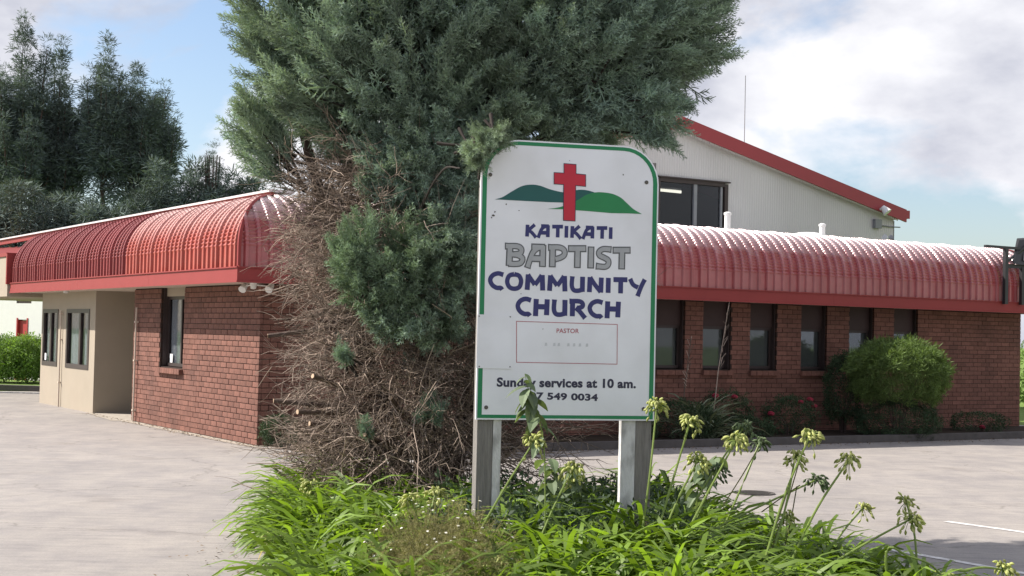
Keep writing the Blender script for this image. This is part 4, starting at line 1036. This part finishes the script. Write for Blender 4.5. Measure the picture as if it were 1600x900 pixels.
for i, (hx, hy, fx, fy, Y, s, dk, lab) in enumerate(heads):
    h_ = np.array(at(hx, hy, Y)); f_ = np.array(at(fx, fy, Y - .05))
    dirn = f_ - h_; 
    if dirn[2] < -.02 and abs(dirn[0] / dirn[2]) < 2.0: f_ = h_ + dirn * ((h_[2] - .1) / -dirn[2]) if f_[2] > .1 else f_
    foot = Vector(f_)
    if foot.z > .12: 
        pass
    st = thing('agapanthus_seed_head', 'agapanthus ' + lab, 'seed head', tuple(foot), 0, 'agapanthus seed heads rising from the bed')
    H_ = Vector(h_) - foot; side = Vector((random.uniform(-.03, .03), random.uniform(-.05, .05), 0))
    pts = [Vector((0, 0, 0)), H_ * .33 + side * .7 + Vector((0, 0, .02)), H_ * .66 + side + Vector((0, 0, .025)), H_]
    if foot.z > .14: pts = [Vector((random.uniform(-.08, .08), .08, -foot.z + .08))] + pts
    pts = [Vector(q) for q in curve([tuple(q) for q in pts], 5)]
    MB().tube(pts, .0088 * (.8 + .3 * s), 6, r1=.0062).build('stem', 'stalk', st)
    axd = unit(np.array(H_) if H_.length > .05 else np.array([0, 0, 1])); n_ = int(52 * s)
    D = unit(rng.normal(size=(n_, 3)) + axd * .9 + [0, 0, .12]); 
    Lp = rng.uniform(.045, .078, n_) * (.7 + .3 * s); base = np.array(H_)
    tt = np.linspace(0, 1, 4)[None, :, None]; dr = rng.uniform(.010, .032, n_)[:, None, None]
    P = base + D[:, None] * Lp[:, None, None] * tt; P[..., 2] -= (dr * tt ** 2)[..., 0]
    V, Q, T = prisms(P, np.full((n_, 4), .0019), 3); npmesh('pedicels', V, Q, T, 'backlit_pod' if dk else 'stalk', st, kind='stuff')
    tip = P[:, -1]; D2 = unit(D * .55 + [0, 0, -.75] + rng.normal(size=(n_, 3)) * .25); l2 = rng.uniform(.030, .046, n_); t5 = np.linspace(0, 1, 5)
    PP = tip[:, None] + D2[:, None] * (l2[:, None] * t5)[..., None]
    V, Q, T = prisms(PP, np.tile(np.array([.002, .0072, .0088, .006, .0008]), (n_, 1)), 5); npmesh('seed_pods', V, Q, T, 'backlit_pod' if dk else 'pod', st, kind='stuff')
# bare crossing stalks
stk = thing('dry_stalk_clump', 'thin dry stalks leaning together right of centre in the bed', 'stalks', tuple(ground(1200, 895)), 0)
for a_, b_ in (((1255, 700), (1205, 860)), ((1238, 745), (1190, 880)), ((1245, 760), (1222, 870)), ((1190, 800), (1250, 758)), ((1130, 790), (1185, 700))):
    p0 = at(a_[0], a_[1], 9.6); p1 = at(b_[0], b_[1], 9.5); o_ = stk.location
    MB().tube([p0 - o_, (p0 + p1) / 2 - o_ + Vector((.01, 0, .01)), p1 - o_], .004, 5).build('stalk', 'daisy_stem', stk)

# daisy bush: fine stems with tiny white flowers
def daisy(name, c, r, n_, lab, nf):
    P0 = np.array(c) + rng.normal(size=(n_, 3)) * np.array([r[0] * .3, r[1] * .3, .02]); o_ = unit(rng.normal(size=(n_, 3))); o_[:, 2] = np.abs(o_[:, 2])
    tip = np.array(c) + o_ * np.array(r) * rng.uniform(.55, 1.06, (n_, 1)); tt = np.linspace(0, 1, 5)[None, :, None]
    P = P0[:, None] * (1 - tt) + tip[:, None] * tt + rng.normal(size=(n_, 5, 3)) * .012
    A = prisms(P, np.tile(np.linspace(.0028, .0012, 5), (n_, 1)), 3)
    lf = multi_stamp(NDL, unit(rng.normal(size=(n_ * 2, 3)) + [0, 0, .5]), np.repeat(tip, 2, 0) * rng.uniform(.88, 1, (n_ * 2, 1)) + (1 - rng.uniform(.88, 1, (n_ * 2, 1))) * 0 + rng.normal(size=(n_ * 2, 3)) * .02, rng.uniform(.018, .035, n_ * 2))
    root = thing(name, lab, 'shrub', tuple(c), 0); V, Q, T = merge([A, lf]); npmesh('stems', V - np.array(c), Q, T, 'daisy_stem', root, kind='stuff')
    o2 = unit(rng.normal(size=(nf, 3)) + [0, -.4, .3]); o2[:, 2] = np.abs(o2[:, 2]); tp = o2 * np.array(r) * rng.uniform(.95, 1.08, (nf, 1))
    a8 = np.arange(8) * math.pi / 4; FV = np.stack([np.cos(a8), np.sin(a8), np.where(np.arange(8) % 2, .15, 0)], 1); FQ = np.array([[0, 1, 2, 3], [4, 5, 6, 7], [0, 3, 4, 7]])
    V, Q, T = stamp(FV, FQ, unit(o2 + [0, 0, .5]), tp, rng.uniform(.006, .0105, nf)); npmesh('daisies', V, Q, T, 'petal', root, kind='stuff')
daisy('daisy_bush', (-.38, 9.0, .08), (.62, .70, .66), 2300, 'brownish mound of fine stems dotted with tiny white daisies', 170)
daisy('daisy_bush', (.98, 10.6, .08), (.34, .5, .48), 700, 'small mound of white dotted daisies beside the right sign post', 60)

# leafy weeds
def leaf_mesh(l, w):
    """pointed ovate leaf with folded midrib"""
    V = []; Q = []; n_ = 6
    for i in range(n_ + 1):
        t = i / n_; ww = w * math.sin(math.pi * min(t * .96 + .03, 1)) ** .8 * (1 - .35 * t); z = -.35 * l * t * t
        V += [(-ww, l * t, z + .25 * ww), (0, l * t, z), (ww, l * t, z + .25 * ww)]
    for i in range(n_): Q += [(3 * i, 3 * i + 1, 3 * i + 4, 3 * i + 3), (3 * i + 1, 3 * i + 2, 3 * i + 5, 3 * i + 4)]
    return MB().add(V, Q, 0).mesh('leaf', 'weed')
LM = [leaf_mesh(.15, .045), leaf_mesh(.12, .04), leaf_mesh(.08, .027)]
def weed(lab, foot, pts, leaves, mt=None):
    root = thing('leafy_weed', lab, 'weed', tuple(foot), 0)
    P = [Vector(p) - Vector(foot) for p in pts]; P = [Vector(q) for q in curve([tuple(p) for p in P], 5)]
    MB().tube(P, .006, 6, r1=.002).build('stem', 'stalk', root)
    for t, az, pitch, sz in leaves:
        i = t * (len(P) - 1); k = min(int(i), len(P) - 2); p = P[k].lerp(P[k + 1], i - k)
        o = bpy.data.objects.new('leaf', LM[sz]); o.location = p; o.rotation_euler = (pitch, random.uniform(-.3, .3), az); link(o, root)
f_ = ground(856, 905, .1); f_ = Vector((at(856, 760, 9.15).x, 9.15, .1))
weed('green leafy weed with drooping leaves rising in front of the word Sunday', f_, [f_, at(850, 700, 9.2), at(833, 640, 9.25), at(820, 584, 9.3)],
     [(t, i * 2.2 + .4, -.35 + random.uniform(-.4, .2), 0 if t < .9 else 2) for i, t in enumerate([.30, .38, .45, .52, .58, .63, .68, .72, .76, .79, .82, .85, .88, .91, .94, .97, 1.0])] + [(.78, 3.3, -.5, 0), (.82, -.2, -.6, 0), (.74, 1.7, -.6, 0), (.86, 2.6, -.5, 0), (.7, -.6, -.7, 0)])
f_ = Vector((at(1085, 800, 10.3).x, 10.3, .1))
for q, lab in (((1100, 760, 1118, 725), 'dark leaved weed just right of the right sign post'),):
    weed(lab, f_, [f_, at(1090, 770, 10.3), at(1098, 735, 10.3), at(1120, 712, 10.3)], [(t, i * 2.4, -.5 + random.uniform(-.3, .5), 0) for i, t in enumerate(np.linspace(.3, 1, 20))])
f_ = Vector((at(905, 800, 10.6).x, 10.6, .1))
weed('dark broad leaved weed in the shade under the middle of the sign', f_, [f_, f_ + Vector((.02, 0, .3)), f_ + Vector((-.03, 0, .55)), f_ + Vector((-.06, 0, .72))], [(t, i * 2.4, -.4 + random.uniform(-.3, .5), 0) for i, t in enumerate(np.linspace(.2, 1, 26))])
f_ = Vector((at(850, 800, 10.2).x, 10.2, .1))
weed('dark broad leaved weed in the shade behind the leftmost gap seed head', f_, [f_, f_ + Vector((.02, 0, .3)), f_ + Vector((.05, 0, .6)), f_ + Vector((.04, 0, .8))], [(t, i * 2.4, -.4 + random.uniform(-.3, .5), 0) for i, t in enumerate(np.linspace(.2, 1, 26))])
# dry leaf litter and twigs around the bed and along the garden edging
n_ = 1500; ang = rng.uniform(0, 6.28, n_); bp = np.array(bed_poly); k = rng.integers(0, len(bp), n_); t = rng.random((n_, 1))
P = bp[k] * (1 - t) + bp[(k + 1) % len(bp)] * t; P = P + unit(P - np.array([.3, 11])) * np.abs(rng.normal(0, .38, (n_, 1))) + rng.normal(size=(n_, 2)) * .1
n3 = 900; uu = rng.uniform(.3, 17, n3); vv = -2.04 - np.abs(rng.normal(0, .22, n3)); P2 = np.stack([CX + uu * ca - vv * sa, CY + uu * sa + vv * ca], 1)
n4 = 350; vv = rng.uniform(0, 8.4, n4); uu = -.05 - np.abs(rng.normal(0, .12, n4)); P3 = np.stack([CX + uu * ca - vv * sa, CY + uu * sa + vv * ca], 1)
P = np.concatenate([P, P2, P3]); P = np.concatenate([P, np.full((len(P), 1), .012)], 1)
FV = np.array([[-1, -.35, 0], [0, -.5, .25], [1.1, 0, 0], [0, .5, .2]]); FQ = np.array([[0, 1, 2, 3]])
V, Q, T = stamp(FV, FQ, unit(rng.normal(size=(len(P), 3)) * .25 + [0, 0, 1]), P, rng.uniform(.006, .024, len(P)))
npmesh('leaf_litter', V, Q, T, 'litter', None, kind='stuff', label='dry brown leaf litter scattered on the paving around the bed')
# low leaf litter plants in the shade under the sign (ground cover)
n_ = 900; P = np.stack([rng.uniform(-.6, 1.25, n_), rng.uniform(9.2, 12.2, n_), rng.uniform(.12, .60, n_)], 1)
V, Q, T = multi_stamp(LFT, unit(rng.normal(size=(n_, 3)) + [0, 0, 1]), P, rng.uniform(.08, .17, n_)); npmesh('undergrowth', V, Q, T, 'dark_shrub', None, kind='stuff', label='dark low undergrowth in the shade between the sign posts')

# ------------------------------------------------------------------ shrubs by the wall
def shrub(name, lab, cat, c, r, n_, m_, sc, core=.55, T_=LFT, trunk=True, group=None, upb=.4, lo=-.75, shoots=0):
    root = thing(name, lab, cat, (c[0], c[1], 0), 0, group)
    o_ = unit(rng.normal(size=(n_, 3))); o_ = o_[o_[:, 2] > lo]; n_ = len(o_); rr = rng.uniform(core, 1, n_) ** .5
    bump_ = 1 + .07 * np.sin(o_[:, 0] * 9 + 1) * np.cos(o_[:, 2] * 8) + .05 * np.sin(o_[:, 1] * 13)
    P = o_ * np.array(r) * (rr * bump_)[:, None] + np.array([0, 0, c[2]])
    V, Q, T = multi_stamp(T_, unit(o_ + rng.normal(size=(n_, 3)) * .4 + [0, 0, upb]), P, rng.uniform(*sc, n_)); npmesh('foliage', V, Q, T, m_, root)
    if shoots:
        o2 = unit(rng.normal(size=(shoots, 3))); o2[:, 2] = np.abs(o2[:, 2]) * .8 + .1; o2 = unit(o2); P2 = o2 * np.array(r) * rng.uniform(.85, 1.02, (shoots, 1)) + np.array([0, 0, c[2]])
        V, Q, T = multi_stamp(NDL, unit(o2 * .5 + [0, 0, 1]), P2, rng.uniform(.10, .24, shoots)); npmesh('young_shoots', V, Q, T, m_, root)
    if trunk:
        mb = MB()
        for i in range(6):
            a_ = i * 1.05; mb.tube([(0.04 * math.cos(a_), .04 * math.sin(a_), -.03), (.2 * r[0] * math.cos(a_), .2 * r[1] * math.sin(a_), c[2] * .6), (.55 * r[0] * math.cos(a_), .55 * r[1] * math.sin(a_), c[2])], .02, 5, r1=.008)
        mb.build('stem', 'bark', root)
    return root
def wl_(px, v): 
    u, z = onright(px, 600, v); return W(u, v)
p = wl_(1404, -1.5)
q = onright(1404, 588, -1.5)[1]
shrub('round_shrub', 'large rounded green shrub clipped to a dome against the dark brick wall', 'shrub', (p.x, p.y, q - .0), (.92, .80, .66), 8500, 'shrub', (.04, .095), upb=.5, shoots=420)
shrub('garden_shrub', 'added dark growth standing in for the shade beneath the round green shrub', 'shrub', (p.x, p.y, .32), (.80, .65, .42), 1700, 'dark_shrub', (.05, .10))  # added filler; its dark leaf colour gives the shade under the dome
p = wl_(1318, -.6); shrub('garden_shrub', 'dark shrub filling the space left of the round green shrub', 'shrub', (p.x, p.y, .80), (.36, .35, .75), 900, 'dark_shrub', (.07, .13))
p = wl_(1235, -.8); shrub('rose_bush', 'low dark rose bush with red blooms under the fourth window', 'shrub', (p.x, p.y, .38), (.5, .35, .38), 500, 'dark_shrub', (.06, .11), group='rose bushes along the wall')
p2 = wl_(1135, -.6); shrub('rose_bush', 'rose bush with two red blooms behind the grey strap leaved plant', 'shrub', (p2.x, p2.y, .45), (.5, .35, .42), 500, 'dark_shrub', (.06, .11), group='rose bushes along the wall')
p3 = wl_(1530, -1.0); shrub('rose_bush', 'low rose bush with one red bloom near the right end of the wall', 'shrub', (p3.x, p3.y, .22), (.6, .35, .22), 320, 'dark_shrub', (.06, .11), group='rose bushes along the wall')
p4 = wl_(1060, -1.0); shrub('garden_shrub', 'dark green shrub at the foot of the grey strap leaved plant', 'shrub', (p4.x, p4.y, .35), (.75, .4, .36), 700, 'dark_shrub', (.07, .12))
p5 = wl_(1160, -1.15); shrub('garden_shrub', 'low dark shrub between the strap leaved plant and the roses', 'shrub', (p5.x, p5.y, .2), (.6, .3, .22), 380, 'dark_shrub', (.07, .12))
roses = [o for o in bpy.data.objects if o.name.startswith('rose_bush')]
def bloom(px, py, v, par):
    u, z = onright(px, py, v); w = W(u, v, z) - par.location; mb = MB()
    for k in range(7):
        a_ = k * .9; r_ = .045 if k else 0; mb.lathe([(.002, -.03), (.035, -.01), (.04, .02), (.015, .03)], (w.x + r_ * math.cos(a_) * .6, w.y + r_ * math.sin(a_) * .6, w.z + .01 * (k % 3)), 6)
    mb.build('rose_bloom', 'rose', par)
rb_ = {o['label'][:8]: o for o in roses}
R1 = [o for o in roses if 'fourth' in o['label']][0]; R2 = [o for o in roses if 'two red' in o['label']][0]; R3 = [o for o in roses if 'one red' in o['label']][0]
for q in ((1251, 629), (1266, 625), (1272, 635), (1205, 647)): bloom(q[0], q[1], -.95, R1)
for q in ((1118, 619), (1148, 621)): bloom(q[0], q[1], -.8, R2)
bloom(1535, 668, -1.2, R3)
# grey strap leaved plant
p = wl_(1095, -1.1); fx = thing('flax_plant', 'fountain of grey green strap leaves by the wall right of the sign', 'plant', (p.x, p.y, 0))
n_ = 240; az = rng.uniform(0, 6.28, n_)
V, Q, T = strap_leaves(np.concatenate([rng.normal(size=(n_, 2)) * .1, np.full((n_, 1), .05)], 1), np.stack([np.cos(az), np.sin(az)], 1), rng.uniform(.6, 1.15, n_), rng.uniform(.5, 1.4, n_), rng.uniform(.010, .018, n_), .5)
npmesh('leaves', V, Q, T, 'flax', fx)
# bare stalks
for (a_, b_, lab) in (((1139, 474), (1112, 625), 'tallest bare reddish stalk standing before the second window'), ((1080, 528), (1066, 620), 'shorter bare reddish stalk standing left of the tallest one')):
    u0, z0 = onright(*b_, -1.0); u1, z1 = onright(*a_, -1.0); base = W(u0, -1.0, .05); top = W(u1, -1.0, z1)
    r_ = thing('bare_stalk', lab, 'plant', tuple(base), 0, 'bare flower stalks by the wall'); d = top - base
    mb = MB(); mb.tube([(0, 0, 0), d * .5 + Vector((-.03, 0, 0)), d], .012, 5, r1=.005)
    for i in range(22):
        t = .5 + .5 * i / 22; p_ = d * t; q_ = Vector((random.uniform(-.09, .09), random.uniform(-.09, .09), random.uniform(.05, .14))); mb.tube([p_, p_ + q_], .005, 4)
    mb.build('stalk', 'twig', r_)
# small shrub at the brick corner
p = ground(432, 703); shrub('corner_shrub', 'small dark shrub at the foot of the brick corner beside the dead branches', 'shrub', (p.x, p.y + .3, .24), (.30, .25, .25), 420, 'dark_shrub', (.05, .09))

# ------------------------------------------------------------------ left background: rear building, bushes, lawn edge
def rp_(x, y, Y): return at(x, y, Y)
RY = 46
rb2 = thing('rear_building', 'pale building with red door beyond the lawn at the far left', 'building', (at(0, 500, RY).x, RY, 0), -.6)
x1 = 3.2
wall_grid('u', -9, x1, 0, 3.4, 0, .2, [(.85, 1.35, 0, 1.85), (.78, 1.5, 2.35, 2.75)]).build('wall', 'white', rb2)
d_ = MB().box(.88, 1.32, .06, .10, .02, 1.82).build('door', 'door', rb2); MB().box(.93, .96, .03, .06, .85, .95).build('handle', 'grey', d_)
MB().box(.83, .88, -.02, .1, 0, 1.9).box(1.32, 1.37, -.02, .1, 0, 1.9).build('door_frame', 'door', rb2)
w_ = MB().box(.78, 1.5, .03, .08, 2.35, 2.75).build('window', 'frame', rb2); MB().box(.82, 1.46, .02, .03, 2.39, 2.71).build('pane', 'glass', w_)
MB().add([(-9.3, -.4, 3.4), (x1 + .3, -.4, 3.4), (x1 + .3, 6, 4.6), (-9.3, 6, 4.6)], [(0, 1, 2, 3)]).build('roof', 'roof_dark', rb2)
MB().box(-9, x1, 5.8, 6, 0, 4.5).box(x1, x1 + .1, .2, 5.8, 0, 3.4).build('back_wall', 'white', rb2)
# rank bushes in front of it
for i, (px, py, Y, rx, rz, lab) in enumerate(((8, 556, 43.6, 1.0, .85, 'leafy green bush leftmost on the bank before the pale building'), (30, 560, 43.2, .8, .75, 'leafy green bush in the middle of the bank before the pale building'), (50, 552, 43.8, .7, .85, 'leafy green bush nearest the cream wall before the red door'), (-22, 560, 43.5, 1.1, .8, 'leafy green bush at the very left edge of the picture'))):
    c = at(px, py, Y); shrub('rank_bush', lab, 'bush', (c.x, c.y, .45), (rx * 1.15, .7, rz * 1.1), 900, 'bush', (.12, .26), group='bushes before the pale building', lo=-.4, trunk=False, shoots=70)
mb = MB(); a = ground(-60, 608); b = ground(64, 612); 
def wallstrip(a, b, h_, w, m_, name):
    d = (b - a).normalized(); n_ = Vector((-d.y, d.x, 0)) * w; V = [a, b, b + n_, a + n_]; V = [Vector((v.x, v.y, 0)) for v in V] + [Vector((v.x, v.y, h_)) for v in V]
    return MB().add(V, [(0, 3, 2, 1), (4, 5, 6, 7), (0, 1, 5, 4), (1, 2, 6, 5), (2, 3, 7, 6), (3, 0, 4, 7)]).build(name, m_, None, kind='structure')
wallstrip(a, b, .14, .3, 'dark_kerb', 'kerb')
a = ground(-60, 612.5); b = ground(62, 615.5); wallstrip(a, b, .035, .12, 'line', 'kerb_edge_line')

# ------------------------------------------------------------------ tall far trees
def far_tree(name, lab, x, Y, H_, spread, crown0, n_cl, lobes, group, msc=(.36, .8), dens=1.0):
    root = thing(name, lab, 'tree', (x, Y, 0), 0, group)
    mb = MB(); top = Vector((random.uniform(-.3, .3), 0, H_ * .95))
    mb.tube([(0, 0, -.2), (.15, 0, H_ * .35), (-.12, 0, H_ * .65), top], .20, 8, r1=.012)
    P = []; D = []; sc = []
    for li in range(lobes):
        az = li * 2.4 + random.uniform(-.5, .5)
        if li == 0: base = Vector((0, 0, H_ * .45)); tip = Vector((0, 0, H_)); rmax = spread * .26
        else:
            f = li / lobes; z0 = crown0 + (H_ * .70 - crown0) * f + random.uniform(-.5, .5); reach = spread * random.uniform(.55, 1.05) * (1 - .6 * f)
            base = Vector((0, 0, z0 - 1.0)); tip = Vector((math.cos(az) * reach, math.sin(az) * reach * .8, min(z0 + random.uniform(1.2, 3.4), H_ * .93))); rmax = spread * random.uniform(.15, .24)
        mid = Vector((tip.x * .75, tip.y * .75, base.z + (tip.z - base.z) * .32)) if li else base.lerp(tip, .5)
        if li: mb.tube([base, mid, tip], .07, 5, r1=.02)
        n_ = int(n_cl / lobes * (3.2 if li == 0 else 1) * dens)
        for k in range(n_):
            t = random.uniform(.22, 1.04) if li else random.uniform(.1, 1.03)
            c = (base * (1 - t) ** 2 + mid * 2 * t * (1 - t) + tip * t * t) if t < 1 else tip
            rr = rmax * (1.15 - t) * (1 + .45 * math.sin(t * 17 + li)) + .16
            o_ = rng.normal(size=3); o_ = o_ / np.linalg.norm(o_) * rr * random.random() ** .4; o_[2] *= 1.15
            P.append(np.array(c) + o_ + np.array([0, 0, (t > 1) * random.uniform(0, .5)])); D.append([o_[0], o_[1], .9 * rr + .25]); sc.append(random.uniform(*msc) * (1.1 - .45 * t))
    P = np.array(P); D = np.array(D); sc = np.array(sc)
    mb.build('trunk', 'bark', root); V, Q, T = multi_stamp(NDL, unit(D), P, sc); npmesh('crown', V, Q, T, 'pine', root)
    return root
def ft(px, py, Y, name, lab, spx, crown_py, n_, lobes, **k):
    c = at(px, py, Y); cz = at(px, crown_py, Y).z
    far_tree(name, lab, c.x, Y, c.z, spx * Y / F, cz, n_, lobes, 'tall dark trees behind the building', **k)
ft(38, 40, 62, 'pine_tree', 'tallest dark pine at the far left', 85, 300, 1500, 22)
ft(-18, 110, 64, 'pine_tree', 'dark pine cut by the left edge of the picture', 88, 300, 1300, 18)
ft(96, 80, 63, 'pine_tree', 'dark pine with a pointed top second from the left', 78, 290, 1200, 18)
ft(168, 73, 62, 'pine_tree', 'slender dark pine with a ragged spire standing in the middle of the row', 62, 250, 1000, 17)
ft(213, 118, 63, 'pine_tree', 'dark pine with rounded right shoulder near the middle of the row', 72, 240, 1150, 18)
ft(246, 160, 64, 'pine_tree', 'lower dark pine at the right end of the tall row', 58, 245, 850, 13)
ft(334, 218, 58, 'pine_tree', 'thin spindly young tree beside the large conifer', 24, 262, 150, 9, msc=(.22, .36))
for px, py, Y, s in ((-20, 290, 57, 80), (40, 285, 56, 75), (100, 300, 57, 66), (150, 320, 56, 48), (205, 305, 57, 52), (250, 262, 58, 48), (300, 262, 58, 46), (352, 275, 58, 42), (395, 280, 58, 44)):
    lab = {-20: 'low dark tree under the pines at the left edge', 40: 'wide low dark tree below the tallest pine', 100: 'low dark tree just right of the tallest pine', 150: 'small dark tree between pine trunks over the dark roof', 205: 'low dark tree right of the spired pine trunk', 250: 'dark bushy tree under the lower pine', 300: 'dark bushy tree halfway between the pines and the conifer', 352: 'dark bushy tree below the spindly young tree', 395: 'dark tree partly hidden by the conifer'}[px]
    c = at(px, py, Y); root = thing('dark_tree', lab, 'tree', (c.x, Y, 0), 0, 'lower dark trees behind the roof'); r_ = s * Y / F
    n_ = 620; o_ = unit(rng.normal(size=(n_, 3))) * rng.uniform(.3, 1, (n_, 1)) ** .5; zc = c.z - r_ * 1.0 - .6; Pz = zc * .5 + .6; 
    bump_ = 1 + .22 * np.sin(o_[:, 0] * 7 + px) * np.cos(o_[:, 2] * 6 + px)
    P = o_ * bump_[:, None] * np.array([r_, r_ * .7, (c.z - 1.2) / 2]) + np.array([0, 0, (c.z + 1.2) / 2]); V, Q, T = multi_stamp(NDL, unit(o_ + [0, 0, .8]), P, rng.uniform(.4, .68, n_)); npmesh('crown', V, Q, T, 'pine', root)
    MB().tube([(0, 0, -.2), (.1, 0, c.z * .4), (0, 0, c.z * .8)], .14, 7, r1=.04).build('trunk', 'bark', root)
# far end beyond the right corner: a pale fence and a hedge
p = at(1598, 600, 42)
hd = shrub('far_hedge', 'green hedge beyond the lawn at the far right', 'hedge', (p.x + 1.5, p.y, .9), (2.6, .8, 1.1), 900, 'bush', (.18, .3), trunk=True)
fz = thing('far_fence', 'white paling fence beyond the lawn past the right end of the brick wall', 'fence', (p.x + 1.2, 38.5, 0), .0)
for i in range(18): MB().box(-1.2 + i * .16, -1.2 + i * .16 + .12, 0, .025, .05, 1.05).build('paling', 'white', fz)
MB().box(-1.25, 1.7, .025, .06, .3, .38).box(-1.25, 1.7, .025, .06, .8, .88).build('rail', 'white', fz)
print('tris', sum(sum(len(p.vertices) - 2 for p in o.data.polygons) for o in bpy.data.objects if o.type == 'MESH' and len(o.data.polygons) < 3000) , sum(len(o.data.polygons) * 2 for o in bpy.data.objects if o.type == 'MESH' and len(o.data.polygons) >= 3000))
